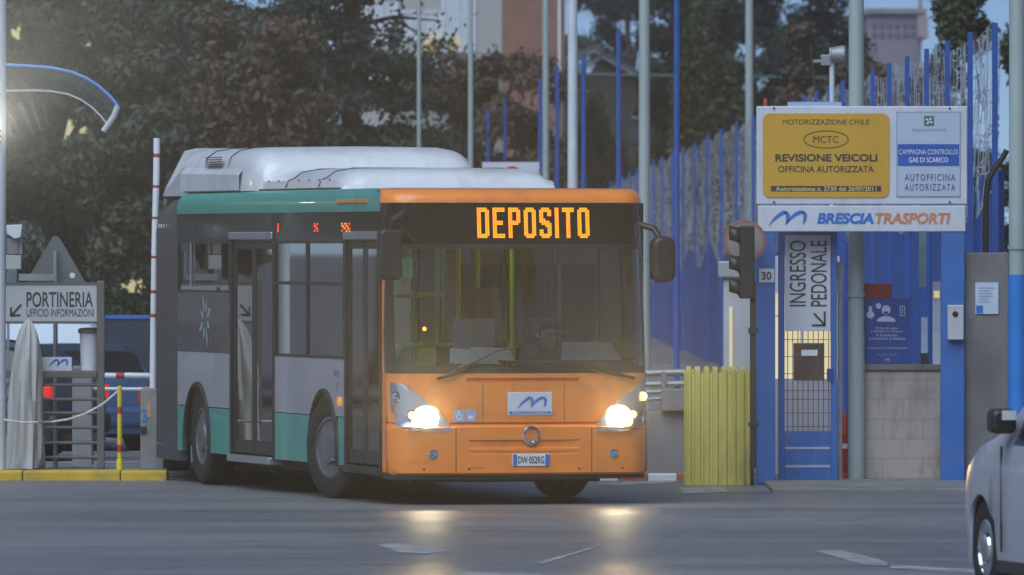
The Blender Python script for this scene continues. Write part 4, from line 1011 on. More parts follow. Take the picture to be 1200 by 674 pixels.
mb = MB(); mb.pbox(930,966,402,446,D-.05,.06); bx_ = tag(mb.build('letter_box', mat('box_brown', (.09,.06,.05), .4, var=.2, scale=6, dirt=(.35,.13,.06), dscale=6, damt=.6, dlo=.55, dhi=.65), bevel=.008), 'brown letter box with pale label hung on the gate mesh', 'letter box')
mb = MB(); mb.pbox(939,958,410,417,D-.053,.002); mb.build('label', M_letw, bx_)
mb = MB(); mb.pbox(969,976,432,447,D-.03,.03); mb.build('lock', M_signb, t, bevel=.004)
mb = MB(); mb.pbox(981.5,987,310,566,D+.12,.06); mb.pbox(980,988.5,307,325,D+.11,.1); tag(mb.build('gate_post', M_galv, bevel=.004), 'thin galvanised post on the right of the pedestrian gate', 'post')
# lit booth behind the gate
t = thing('gatehouse', 'pale gatehouse with warm lit window behind the pedestrian gate', 'gatehouse', (wx(945,99), 99, 0))
mb = MB(); mb.pbox(904,984,444,570,98.3,1.6); mb.pbox(904,984,300,343,98.3,1.6); mb.pbox(905,984,343,444,98.5,1.2, 1); mb.build('wall', [mat('booth_wall', (.55,.52,.58), .7, var=.06), E_booth], t)
mb = MB(); mb.pbox(904,984,369,372,98.28,.02); mb.pbox(938,941,343,444,98.28,.02); mb.pbox(918,919.5,343,444,98.28,.02); mb.build('window_frame', M_white, t)
# white column of the sliding gate, left of the post
t = thing('gate_column', 'pale grey gate motor column behind the traffic light', 'column', (wx(862,97), 97, 0))
mb = MB(); mb.pbox(848,882,318,560,97.0,.4); mb.build('housing', mat('column_pale', (.50,.51,.55), .5, var=.06, scale=2), t, bevel=.02)
mb = MB(); mb.pbox(842,884,306,326,96.95,.45); mb.build('cap', mat('cap_grey', (.36,.37,.40), .5), t, bevel=.02)
mb = MB(); mb.pbox(855,858.5,360,440,96.985,.015); mb.build('lamp_strip', glow('strip_warm', (1,.85,.5), .45), t)
# traffic light seen from the side, with a round sign behind
D = 94.9
t = thing('traffic_light', 'black traffic light on a dark brown pole left of the gate', 'traffic light', (wx(883,D), D, .045))
mb = MB(); mb.pbox(879.5,886,330,549,D+.02,.05); mb.build('pole', mat('pole_brown', (.035,.026,.024), .6), t)
mb = MB(); mb.pbox(867,884.5,264,350,D-.06,.2); mb.build('housing', M_black, t, bevel=.015)
for y in (278,312,339):
    mb = MB(); c_ = at(868,y,D)
    ring = []
    for xx, rr_ in ((wx(854.5,D), .085), (wx(868,D), .095)):
        ring.append([(xx, D+.04 + rr_*math.cos(a), c_.z + rr_*math.sin(a) + (0.03 if xx < c_.x - .01 else 0)) for a in [R(-40 + 26*k) for k in range(11)]])
    mb.grid(ring); o_h = mb.build('visor', M_black, t, smooth=True); sm = o_h.modifiers.new('solid', 'SOLIDIFY'); sm.thickness = .006
    mb = MB(); mb.lathe([(.088,0),(.088,-.01),(.05,-.03),(0,-.035)], (c_.x-.002, D+.04, c_.z), 'x', 16); mb.build('lens', mat('lens_dark', (.03,.04,.035), .2), t, smooth=True)
mb = MB(); mb.pbox(877,889,384,391,D,.08); mb.pbox(877,889,495,500,D,.08); mb.build('clamp', M_dark, t)
mb = MB(); mb.lathe([(.21,0),(.215,.006),(.215,.012),(.0,.014)], (wx(873,95.3),95.3,wz(283,95.3)), 'y', 32, m=0); mb.lathe([(.18,-.001),(.178,-.003),(0,-.003)], (wx(873,95.3),95.3,wz(283,95.3)), 'y', 32, m=1)
mb.tube([(wx(881,95.4),95.35,.0),(wx(881,95.4),95.35,wz(275,95.4))], .02, 8, m=2)
tag(mb.build('round_sign', [mat('faded_red', (.28,.13,.11), .5), mat('faded_grey', (.28,.25,.25), .5), M_dark], smooth=True), 'faded round sign half hidden behind the traffic light', 'road sign')
# yellow plastic barrier: fluted, slightly curved
D = 95.5
mb = MB(); rows = [[], [], [], []]; n_ = 112
ztop = lambda u: wz(430 - 3*math.sin(u*3.1), D)
prof = []
for i in range(n_ + 1):
    u = i / n_; ph = (u * 7.6) % 1.0
    fl = .0 if ph < .14 else (.02 if ph < .86 else .0)
    if .14 <= ph < .22: fl = .02 * (ph - .14) / .08
    if .78 <= ph < .86: fl = .02 * (.86 - ph) / .08
    xa = wx(802 + 79*u, D); yy = D + .16 - .16*math.sin(math.pi * (.15 + .7*u)) - fl
    prof.append((xa, yy, fl / .02))
for (z, sx_) in ((.0,0),(.05,0),(wz(445,D),0),(wz(436,D),.3),(wz(431,D),1)):
    pass
R0 = [(a, b_, 0.002) for a, b_, q in prof]; R1 = [(a, b_, wz(442,D)) for a, b_, q in prof]; R2 = [(a, b_ + .012, wz(433,D) - .05*(1-q)) for a, b_, q in prof]; R3 = [(a, b_ + .05, wz(430,D) - .06*(1-q)) for a, b_, q in prof]; R4 = [(a, D + .34, wz(430,D) - .06*(1-q)) for a, b_, q in prof]; R5 = [(a, D + .34, 0.002) for a, b_, q in prof]
mb.grid([R0,R1,R2,R3,R4,R5])
for k in (0, -1): mb.add([R0[k],R1[k],R2[k],R3[k],R4[k],R5[k]], [(0,1,2,3,4,5)])
tag(mb.build('plastic_barrier', M_yel, smooth=True), 'fluted yellow plastic barrier between the bus and the traffic light', 'barrier')
# concrete wall with pipes beside the bus
D = 98.4
t = thing('concrete_wall', 'stained concrete wall with pipes right of the orange bus', 'wall', (wx(790,D), D, 0))
mb = MB(); mb.pbox(730,806,482,560,D,.35); mb.pbox(775,806,456,482,D-.1,.45); mb.build('wall', M_conc, t, bevel=.015)
for y, r_, o_ in ((449,.03,.1),(458,.024,.05),(436,.035,.2),(466,.02,.0)):
    mb = MB(); mb.tube([at(740,y+2,D+o_),at(776,y+1,D+o_),at(815,y,D+o_)], r_, 8); mb.build('pipe', M_galv, t, smooth=True)
mb = MB(); mb.tube([at(778,436,D+.05),at(778,482,D+.05)], .03, 8); mb.build('pipe', M_galv, t, smooth=True)
# block wall, pillar, posters, hydrant
D = 96.4
def blocks(name, c1, c2):
    m = bpy.data.materials.new(name); m.use_nodes = True; t_ = m.node_tree; L = t_.links.new; b = t_.nodes['Principled BSDF']
    tc = t_.nodes.new('ShaderNodeTexCoord'); mp = t_.nodes.new('ShaderNodeMapping'); mp.inputs['Rotation'].default_value = (R(-90),0,0); L(tc.outputs['Object'], mp.inputs[0])
    br = t_.nodes.new('ShaderNodeTexBrick'); br.inputs['Scale'].default_value = 1; br.inputs['Brick Width'].default_value = .4; br.inputs['Row Height'].default_value = .2; br.inputs['Mortar Size'].default_value = .004
    br.inputs['Color1'].default_value = list(c1)+[1]; br.inputs['Color2'].default_value = list(c2)+[1]; br.inputs['Mortar'].default_value = (.34,.30,.285,1); L(mp.outputs[0], br.inputs[0])
    n = t_.nodes.new('ShaderNodeTexNoise'); n.inputs['Scale'].default_value = 2.2; n.inputs['Detail'].default_value = 8; n.inputs['Roughness'].default_value = .7
    mp2 = t_.nodes.new('ShaderNodeMapping'); mp2.inputs['Scale'].default_value = (1,1,.35); L(tc.outputs['Object'], mp2.inputs[0]); L(mp2.outputs[0], n.inputs['Vector'])
    mr = t_.nodes.new('ShaderNodeMapRange'); mr.inputs[1].default_value = .46; mr.inputs[2].default_value = .70; mr.inputs[4].default_value = .8; L(n.outputs[0], mr.inputs[0])
    mx = t_.nodes.new('ShaderNodeMixRGB'); L(mr.outputs[0], mx.inputs[0]); L(br.outputs[0], mx.inputs[1]); mx.inputs[2].default_value = (.10,.085,.08,1); L(mx.outputs[0], b.inputs['Base Color']); b.inputs['Roughness'].default_value = .9
    bp = t_.nodes.new('ShaderNodeBump'); bp.inputs['Strength'].default_value = .4; bp.inputs['Distance'].default_value = .01; L(br.outputs[1], bp.inputs['Height']); bp.invert = True; L(bp.outputs[0], b.inputs['Normal'])
    return m
t = thing('block_wall', 'low pale pinkish block wall with dark stains below the blue posters', 'wall', (wx(1058,D), D, .045))
mb = MB(); mb.pbox(1012,1103,434,568,D,.25); mb.build('blocks', blocks('pale_blocks', (.47,.40,.365), (.44,.375,.345)), t)
mb = MB(); mb.pbox(1011,1103,427,434,D-.03,.32); mb.build('coping', mat('coping', (.18,.165,.15), .8, var=.2), t, bevel=.008)
mb = MB(); mb.pbox(1130.5,1182,296,568,95.7,.3); cp = tag(mb.build('concrete_pillar', M_concd, bevel=.012), 'dark weathered concrete pillar with a pinned white notice', 'pillar')
mb = MB(); mb.pbox(1143,1170,331,368,95.685,.01); pn = tag(mb.build('paper_notice', mat('paper_bluish', (.55,.62,.72), .6)), 'white paper notice pinned on the concrete pillar', 'notice')
mb = MB(); mb.pbox(1144,1152,358,367,95.681,.002); mb.build('logo', M_letb, pn)
mb = MB()
for k in range(6): mb.pbox(1147,1165 - (k*5) % 7,337+3.2*k,338+3.2*k,95.682,.001)
mb.build('lettering', mat('lettering_faint', (.3,.36,.45), .6), pn)
mb = MB(); mb.tube([at(1155.5,296,95.8),at(1155.5,235,95.8),at(1158,212,95.8),at(1164,200,95.8),at(1173,188,95.8),at(1180,176,95.8)], .03, 10); tag(mb.build('cable_conduit', mat('conduit_black', (.02,.018,.018), .5), smooth=True), 'black conduit bending up from the top of the concrete pillar', 'conduit')
mb = MB(); mb.pbox(1012.5,1066,350,426.8,D-.02,.012); ps = tag(mb.build('poster', M_signb), 'dark blue safety poster with masked figure on the block wall', 'poster')
mb = MB(); Dp = D - .02; f = pplane(Dp)
def disc(mb, cx_, cy_, rx, ry, a0=0, a1=360, off=.004, m=0):
    n_ = 20; pts_ = [(wx(cx_+rx*math.cos(R(a0+(a1-a0)*k/n_)),Dp), Dp-off, wz(cy_-ry*math.sin(R(a0+(a1-a0)*k/n_)),Dp)) for k in range(n_+1)]
    mb.add(pts_, [tuple(range(n_+1))], m)
disc(mb, 1038.5,363.5,5.2,5.8); disc(mb, 1038.5,377,11,6.5,0,180); disc(mb, 1029.5,358.5,3.2,3.4); disc(mb, 1020,369,4.6,4.2); mb.pbox(1018,1022,359,366,Dp-.005,.001)
for q in ((1054.5,1060.5,358.5,359.3),(1054.5,1060.5,369.5,370.3),(1054.5,1055.2,359.3,369.5),(1059.8,1060.5,359.3,369.5),(1057,1057.8,361,368)): mb.pbox(*q, Dp-.005,.001)
for i, (s_, hw) in enumerate((('Prima di salire',13),('è obbligatorio indossare',19),('la mascherina',12),('e mantenere le distanze',21))): ptext(mb, s_, 1039.5-hw,1039.5+hw,383+4*i,386.2+4*i,Dp)
ptext(mb,'Grazie per la collaborazione',1017,1063,406.5,409.8,Dp); ptext(mb,'brescia trasporti',1028,1052,415,416.6,Dp); ptext(mb,'M',1037.5,1042,420,424,Dp)
mb.build('lettering', mat('poster_white', (.50,.56,.70), .5), ps)
mb = MB(); mb.add([(wx(1036,Dp), Dp-.006, wz(365,Dp)),(wx(1041,Dp), Dp-.006, wz(365,Dp)),(wx(1041.5,Dp), Dp-.006, wz(368.5,Dp)),(wx(1035.5,Dp), Dp-.006, wz(368.5,Dp))], [(0,1,2,3)]); mb.build('mask', M_signb, ps)
mb = MB(); mb.pbox(1012.5,1045,332.5,350,D+.0,.012); tag(mb.build('notice_board', mat('red_board', (.30,.025,.02), .5), bevel=.003), 'plain red board above the dark blue safety poster', 'board')
mb = MB(); mb.pbox(1079.5,1087,372,415,D+.05,.02); mb.pbox(1079,1088.5,414,426.8,D+.05,.06, 1); tag(mb.build('gauge_tube', [mat('pale_slat', (.42,.52,.66), .5), M_dark]), 'thin pale blue strip standing on the block wall', 'strip')
mb = MB(); mb.pbox(1077,1085.5,272,336,D+.3,.02); tag(mb.build('notice_strip', mat('pale_green_strip', (.34,.48,.50), .5)), 'narrow pale green notice hanging below the entrance sign', 'notice')
mb = MB(); mb.pbox(1093,1102.5,330,427,D+.02,.03); nb = tag(mb.build('notice_strip', mat('pale_white_strip', (.55,.62,.70), .5)), 'tall narrow white notice beside the right blue post', 'notice')
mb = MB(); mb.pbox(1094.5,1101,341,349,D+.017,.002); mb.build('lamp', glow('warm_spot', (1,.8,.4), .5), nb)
t = thing('fire_hydrant', 'slim red hydrant between the pedestrian gate and lamp pole', 'hydrant', (wx(991,96.6), 96.6, .045))
mb = MB(); c_ = at(991,490,96.6); b0 = (c_.x, 96.6, .045)
mb.lathe([(.07,0),(.07,.03),(.045,.05),(.043,.42),(.055,.43),(.055,.5),(.04,.54),(.035,.62),(.015,.66),(0,.665)], b0, 'z', 16); mb.build('barrel', M_red, t, smooth=True)
mb = MB(); mb.lathe([(.025,-.08),(.03,-.07),(.03,.07),(.025,.08)], (c_.x,96.6,.045+.465), 'x', 10); mb.build('nozzle', M_red, t, smooth=True)
mb = MB(); mb.lathe([(.047,.30),(.047,.35)], b0, 'z', 16); mb.build('band', M_letw, t)

# ------------------------------------------------------------------ poles
def pole(px, D, r_, m, label, z1=12.0, collar=None, blue=None):
    mb = MB(); x = wx(px, D)
    mb.tube([(x,D,0),(x,D,1.5),(x,D,1.55),(x,D,z1)], [r_*1.08,r_*1.05,r_,r_*.8], 14); o = tag(mb.build('lamp_pole', m, smooth=True), label, 'pole', 'tall poles along the depot drive')
    if collar:
        mb = MB(); mb.tube([(x,D,collar-.02),(x,D,collar+.02)], r_*1.12, 14); mb.build('collar', m, o, smooth=True)
    return o
pole(491, 168, .040, M_pole, 'thinnest grey green pole rising behind the bus roof')
pole(551.5, 172, .050, M_pole, 'second grey green pole from the left behind the bus roof')
pole(639.5, 215, .080, M_pole, 'grey green pole just left of the white pole')
pole(671, 150, .082, M_polew, 'bright white pole behind the right end of the bus roof')
pole(755, 140, .085, M_pole, 'grey green pole above the right corner of the orange bus')
pole(878, 178, .080, M_pole, 'grey green pole rising left of the entrance sign')
pole(1003.5, 96.3, .082, M_pole, 'thick grey green pole passing behind the entrance sign', collar=1.9)
t = pole(1192, 94.8, .085, M_pole, 'thick pole at the right edge painted blue below', collar=wz(290,94.8))
mb = MB(); x = wx(1192,94.8); mb.tube([(x,94.8,.0),(x,94.8,wz(322,94.8))], .094, 16); mb.build('painted_sleeve', mat('bright_blue', (.03,.20,.58), .45, var=.1), t, smooth=True)
# small floodlight post behind the sign
D = 112
t = thing('floodlight_post', 'short grey post with round floodlight above the entrance sign', 'floodlight', (wx(975,D), D, 0))
mb = MB(); mb.tube([(wx(975,D),D,0),at(975,56,D)], .032, 10); mb.build('pole', M_polew, t, smooth=True)
mb = MB(); mb.lathe([(.0,-.10),(.08,-.09),(.10,-.02),(.11,.06),(.09,.08),(0,.075)], at(983,64,D-.05), 'x', 18); mb.build('lamp_head', M_galv, t, smooth=True)
mb = MB(); mb.pbox(962,974,64,77,D-.05,.12); mb.pbox(953,963,70,74,D-.03,.05); mb.build('bracket', M_galv, t, bevel=.01)

# ------------------------------------------------------------------ the long blue fence with ragged netting
XV = 491.0
def fx(D): return (XV - 600) / F * D + (1177 - XV) / F * 98
t = thing('perimeter_fence', 'long blue sheet fence topped with ragged netting running back from the entrance', 'fence', (fx(98), 98, 0))
def zsol(D): return float(np.interp(D, [98,140,190,230,340], [3.17,2.85,2.46,2.2,2.0]))
mb = MB(); rows = [[], []]; d = 98.0; k = 0
while d < 345:
    off = .05 if k % 4 in (1, 2) else 0.0
    rows[0].append((fx(d) - off, d, -.02)); rows[1].append((fx(d) - off, d, zsol(d))); d += .55 if k % 2 else .15; k += 1
mb.grid(rows); mb.build('sheet', M_blue, t)
def netting():
    m = bpy.data.materials.new('ragged_netting'); m.use_nodes = True; t_ = m.node_tree; L = t_.links.new; b = t_.nodes['Principled BSDF']
    tc = t_.nodes.new('ShaderNodeTexCoord')
    def ridge(sc, scale, wdt, dist=1.0):
        mp = t_.nodes.new('ShaderNodeMapping'); mp.inputs['Scale'].default_value = sc; L(tc.outputs['Object'], mp.inputs[0])
        n = t_.nodes.new('ShaderNodeTexNoise'); n.inputs['Scale'].default_value = scale; n.inputs['Detail'].default_value = 2; n.inputs['Distortion'].default_value = dist; L(mp.outputs[0], n.inputs['Vector'])
        a = t_.nodes.new('ShaderNodeMath'); a.operation = 'SUBTRACT'; a.inputs[1].default_value = .5; L(n.outputs[0], a.inputs[0])
        c = t_.nodes.new('ShaderNodeMath'); c.operation = 'ABSOLUTE'; L(a.outputs[0], c.inputs[0])
        d_ = t_.nodes.new('ShaderNodeMath'); d_.operation = 'LESS_THAN'; d_.inputs[1].default_value = wdt; L(c.outputs[0], d_.inputs[0]); return d_.outputs[0]
    r1 = ridge((0,2.4,.45), 1.0, .026, .6); r2 = ridge((0,4.0,1.0), 1.0, .026, .4); r3 = ridge((0,.35,5.5), 1.0, .020, .8)
    m1 = t_.nodes.new('ShaderNodeMath'); m1.operation = 'MAXIMUM'; L(r1, m1.inputs[0]); L(r2, m1.inputs[1])
    m2 = t_.nodes.new('ShaderNodeMath'); m2.operation = 'MAXIMUM'; L(m1.outputs[0], m2.inputs[0]); L(r3, m2.inputs[1])
    L(m2.outputs[0], b.inputs['Alpha']); b.inputs['Base Color'].default_value = (.50,.54,.60,1); b.inputs['Roughness'].default_value = .7
    return m
mb = MB(); rows = [[], [], []]
for d in np.arange(98, 345, 2.0):
    sg = .06 * math.sin(d*1.9) + .05*math.sin(d*.7)
    rows[0].append((fx(d)-.06, d, zsol(d)-.25 + .25*math.sin(d*2.7))); rows[1].append((fx(d)-.02 + .05*math.sin(d), d, zsol(d)+.7)); rows[2].append((fx(d)-.04, d, 4.62 + sg - max(0, (d-180)*.0035)))
mb.grid(rows); mb.build('netting', netting(), t)
d = 98.0
while d < 340:
    mb = MB(); ht = 4.69 - max(0, (d-180)*.003); mb.box(fx(d)-.125, fx(d)-.07, d-.05, d+.05, 0, ht); mb.build('post', M_blue, t); d += 4.4 if d < 150 else 9.0
# tall blue net posts
for px, ytop in ((793,-14),(725,36),(684,64),(653,77),(633,93),(592,116),(572,128),(538,153),(523,157)):
    Dd = 57300/(px-310); mb = MB(); mb.tube([(wx(px,Dd),Dd,0),(wx(px,Dd),Dd,wz(ytop,Dd))], .036, 8)
    tag(mb.build('net_post', M_blue, smooth=True), 'slim blue net post standing among the trees behind the bus', 'post', 'blue net posts')
# white board with red circle behind the bus roof
D = 150
mb = MB(); mb.pbox(565,632,190,240,D,.04); wb = tag(mb.build('signboard', M_signw), 'white board with red circle showing above the bus roof', 'sign')
mb = MB(); mb.tube([at(570,240,D+.06),(wx(570,D),D+.06,0)], .03, 8); mb.tube([at(627,240,D+.06),(wx(627,D),D+.06,0)], .03, 8); mb.build('leg', M_galv, wb)
mb = MB(); c_ = at(600,206,D); mb.lathe([(.15,0),(.15,-.01),(.10,-.012),(.10,0)], (c_.x,D-.001,c_.z), 'y', 28); mb.build('red_ring', M_red, wb)
# sports court fence
D = 300
t = thing('court_fence', 'thin green framed sports court fence in front of the brown tree', 'fence', (wx(650,D), D, 0))
M_gf = mat('fence_green', (.05,.12,.10), .6)
mb = MB(); mb.tube([at(459,84,D),at(1010,92,D)], .045, 8); mb.tube([at(459,250,D),at(1010,250,D)], .03, 8); mb.build('rail', M_gf, t)
for px in (459,560,660,760,860,940,1010):
    mb = MB(); mb.tube([(wx(px,D),D,0),at(px,84,D)], .05, 8); mb.build('post', M_gf, t)
mesh_m = glass('court_mesh', (.80,.83,.81), .0)
mb = MB(); mb.pbox(459,1010,86,420,D+.08,.01); mb.build('mesh', mesh_m, t)
# hanging green net
D = 160
mb = MB(); rows = []
for k in range(9):
    u = k/8; y = -60 + 230*u
    rows.append([at(792 + (4 + 30*u)*v/6, y, D + .3*math.sin(v*1.4 + k*.5)) for v in range(7)])
mb.grid(rows); tag(mb.build('safety_net', glass('net_green', (.62,.74,.66), .0)), 'translucent green safety net hanging behind the bus', 'net')

# ------------------------------------------------------------------ buildings behind
def building(name, label, x0, x1, D, dep, z1, wall, roofm=None):
    t = thing(name, label, 'building', ((x0+x1)/2, D, 0)); mb = MB(); mb.box(x0,x1,D,D+dep,0,z1); mb.build('wall', wall, t)
    mb = MB(); mb.box(x0-.3,x1+.3,D-.3,D+dep+.3,z1,z1+.3); mb.build('roof', roofm or M_conc, t); return t
D = 330
b = building('apartment_building', 'cream apartment block with white framed windows behind the cedar', wx(415,D), wx(594,D), D, 12, 16, mat('cream_wall', (.42,.40,.38), .8, var=.06))
for q, (x0, x1, y0, y1) in enumerate(((430,465,-14,50),(469,495,14,46),(497,516,14,46),(519,556,-14,60),(430,465,70,95),(519,556,80,105))):
    mb = MB(); mb.pbox(x0,x1,y0,y1,D-.02,.06); wn = mb.build('window', mat('far_window', (.58,.62,.64), .25, var=.1), b)
    mb = MB(); e = 1.4
    for r_ in ((x0-e,x0+e,y0,y1),(x1-e,x1+e,y0,y1),(x0,x1,y0-e,y0+e),(x0,x1,y1-e,y1+e),((x0+x1)/2-.7,(x0+x1)/2+.7,y0,y1)): mb.pbox(*r_, D-.06,.04)
    mb.build('frame', M_white, wn)
mb = MB(); mb.pbox(497,516,40,60,D-.05,.05); mb.pbox(524,540,44,60,D-.05,.05); mb.build('lit_pane', glow('far_lit', (1,.8,.35), .35), b)
D = 300
b = building('brick_building', 'red brown brick building behind the brown tree', wx(588,D), wx(662,D), D, 10, 15, mat('brick_red', (.26,.13,.09), .85, var=.15, scale=1.2))
mb = MB(); mb.pbox(654,657,-20,110,D-.1,.1); mb.build('downpipe', M_white, b)
D = 560
b = building('tower_block', 'far grey pink block against the sky at upper right', wx(1016,D), wx(1080,D), D, 20, wz(16,D), mat('far_pink', (.26,.22,.25), .8, var=.08, scale=.4))
mb = MB(); mb.pbox(1076,1088,18,44,D-1,8); mb.pbox(1078,1081,-6,10,D+2,2); mb.build('stair_tower', mat('far_pink_light', (.40,.30,.30), .8), b)
mb = MB()
for r_ in range(3):
    for c_ in range(6): mb.pbox(1022+9*c_,1027+9*c_,16+11*r_,21+11*r_,D-.1,.05)
mb.build('window', mat('far_glass', (.14,.14,.18), .3), b)
D = 350
b = thing('gabled_house', 'low house with pale roof verges behind the blue net posts', 'house', (wx(720,D), D, 0))
mb = MB(); mb.pbox(650,830,150,420,D,6); mb.add([at(650,150,D),at(704,66,D),at(790,115,D),at(830,150,D)], [(0,1,2,3)]); mb.build('wall', mat('house_wall', (.10,.10,.085), .9, var=.2), b)
mb = MB()
for p, q in (((655,78),(700,60)),((660,95),(705,67)),((705,67),(795,118)),((740,138),(775,138))):
    mb.tube([at(p[0],p[1],D-.25),at(q[0],q[1],D-.25)], .055, 6)
mb.build('verge', mat('verge_pale', (.36,.37,.36), .7), b)
mb = MB(); mb.add([at(640,82,D-.5),at(704,58,D-.5),at(704,50,D+7),at(640,74,D+7)], [(0,1,2,3)]); mb.add([at(704,66,D-.5),at(800,120,D-.5),at(800,112,D+7),at(704,58,D+7)], [(0,1,2,3)]); mb.build('roof', mat('roof_dark', (.06,.055,.05), .8), b)
mb = MB(); mb.pbox(738,772,140,168,D-.05,.05); mb.build('window', mat('house_window', (.12,.14,.15), .3), b)
# house with lit windows behind the left trees
D = 250
b = building('apartment_building', 'dim block with yellow lit windows and a glowing wall patch behind the left trees', wx(-120,D), wx(215,D), D, 12, 12, mat('dim_wall', (.14,.135,.13), .85, var=.1))
LITW = [(70,108,141,164),(12,27,24,47),(56,63,11,24),(136,176,321,352),(64,70,33,42),(100,108,44,60)]  # the ground-floor entry is a glowing patch for light on a wall
for (x0,x1,y0,y1) in LITW:
    mb = MB(); mb.pbox(x0,x1,y0,y1,D-.04,.05); mb.build('window', E_win_wall, b)
for (x0,x1,y0,y1) in ((-60,-30,24,50),(120,150,24,50),(180,205,24,50),(120,150,141,166),(180,205,141,166)):
    mb = MB(); mb.pbox(x0,x1,y0,y1,D-.04,.05); mb.build('window', M_gloss, b)

# ------------------------------------------------------------------ trees
GAPS = [(90,152,22,14,1.0),(20,38,11,16,1.0),(60,18,6,10,1.0),(156,336,26,17,1.0),(67,38,6,7,1.0),(104,52,6,9,.9),
        (505,22,66,27,.9),(445,20,16,40,.85),(482,30,14,26,.9),(507,36,12,20,.9),(538,30,14,26,.6),(408,122,16,9,.6),(438,138,10,12,.7),(625,30,22,40,.75),(722,90,45,30,.8)]
BARK = mat('bark', (.06,.048,.04), .9, var=.25, scale=6, bump=.4, bscale=14)
def leaves(name, cen, size, mt, parent, flat=0.0, gaps=True, more=3, out=None):
    cen = np.asarray(cen)
    if gaps:
        cen = np.concatenate([cen] + [cen + rng.normal(size=cen.shape)*size*.7 for _ in range(more)]); size = size*.60
        if out is not None: out = np.concatenate([out]*(more + 1))
    if gaps:
        px = 600 + cen[:,0] / cen[:,1] * F; py = HZ - (cen[:,2] - CAMZ) / cen[:,1] * F
        keep = np.ones(len(cen), bool)
        for gx, gy, rx, ry, pr in GAPS:
            ins = ((px-gx)/rx)**2 + ((py-gy)/ry)**2 < rng.uniform(.25, 1.7, len(cen))*(1 + .45*np.sin(px*.55 + gx) + .35*np.sin(py*.8 + gy)); keep &= ~(ins & (rng.random(len(cen)) < pr))
        cen = cen[keep]
        if out is not None: out = out[keep]
    n = len(cen)
    nrm = rng.normal(size=(n,3))*(.55 if out is not None else 1)
    if out is not None: nrm = nrm + out
    nrm[:,2] = nrm[:,2]*(1-flat) + flat*1.5; nrm /= np.linalg.norm(nrm, axis=1)[:,None]
    u = np.cross(nrm, rng.normal(size=(n,3))); u /= np.linalg.norm(u, axis=1)[:,None]; v = np.cross(nrm, u)
    s = size * rng.uniform(.6, 1.35, n)[:,None]
    q = np.stack([cen - u*s, cen - v*s*.45 + nrm*s*.12, cen + u*s, cen + v*s*.45 + nrm*s*.12], 1).reshape(-1,3) - np.array(ORG[parent.name])
    me = bpy.data.meshes.new(name); me.vertices.add(4*n); me.vertices.foreach_set('co', q.ravel())
    me.loops.add(4*n); me.loops.foreach_set('vertex_index', np.arange(4*n)); me.polygons.add(n); me.polygons.foreach_set('loop_start', np.arange(n)*4); me.polygons.foreach_set('loop_total', np.full(n,4)); me.update(); me.validate()
    me.materials.append(mt); o = bpy.data.objects.new(name, me); C.objects.link(o); o.parent = parent; ORG[o.name] = ORG[parent.name]
    return o
L_br = leaf_mat('autumn_brown_leaves', [(.022,.026,.022),(.050,.045,.036),(.105,.072,.052),(.15,.095,.065)])
L_ol = leaf_mat('olive_leaves', [(.015,.027,.021),(.034,.050,.036),(.068,.076,.052),(.105,.098,.068)])
L_dk = leaf_mat('dark_green_leaves', [(.011,.024,.019),(.025,.045,.033),(.052,.073,.050)])
L_ce = leaf_mat('cedar_needles', [(.011,.027,.026),(.025,.051,.046),(.048,.083,.068)])
L_gr = leaf_mat('mid_green_leaves', [(.028,.042,.018),(.05,.066,.026),(.085,.092,.04)])
def tree(name, label, px, D, rad, z0, z1, mt, n=60, per=140, size=.15, group='trees behind the depot', seed=0, gaps=True, x=None):
    r_ = np.random.default_rng(seed); x = wx(px, D) if x is None else x; t = thing(name, label, 'tree', (x, D, 0), group)
    mb = MB(); lean = r_.normal(0,.25,2)
    mb.tube([(x,D,-.05),(x+lean[0]*.3,D+lean[1]*.3,z0+.4),(x+lean[0],D+lean[1],(z0+z1)/2),(x+lean[0]*1.3,D+lean[1],z1*.86)], [rad*.085,rad*.065,rad*.04,rad*.012], 8)
    cs = []; zc, hz = (z0+z1)/2, (z1-z0)/2
    for _ in range(n):
        v = r_.normal(size=3); v /= np.linalg.norm(v); q = r_.uniform(.25, 1.0)**.55
        c = np.array([x,D,zc]) + v*q*np.array([rad,rad,hz])*r_.uniform(.8,1.15); cs.append((c, r_.uniform(.28,.62)*min(1.2, rad/2.6)))
    for c, _ in cs[:14]: mb.tube([(x+lean[0]*.5,D+lean[1]*.5,min(c[2]-.5, z0+.6+.5*(c[2]-z0))),tuple((np.array([x,D,c[2]-.4])+c)/2),tuple(c)], [rad*.028,rad*.018,rad*.006], 5)
    mb.build('trunk', BARK, t, smooth=True)
    P_, O_ = [], []
    for c, q in cs:                                     # leaves sit on the outside of many small boughs
        k = int(per*r_.uniform(.5,1.3)); v = r_.normal(size=(k,3)); v[:,2] += .25; v /= np.linalg.norm(v, axis=1)[:,None]
        lump = 1 + .22*np.sin(v[:,0]*5 + c[0]*9) + .18*np.sin(v[:,2]*6 + c[2]*7)
        P_.append(c + v*(q*lump*r_.uniform(.72,1.08,k))[:,None]*np.array([1,1,.8])); O_.append(v)
    leaves('crown', np.concatenate(P_), size, mt, t, gaps=gaps, out=np.concatenate(O_))
    return t
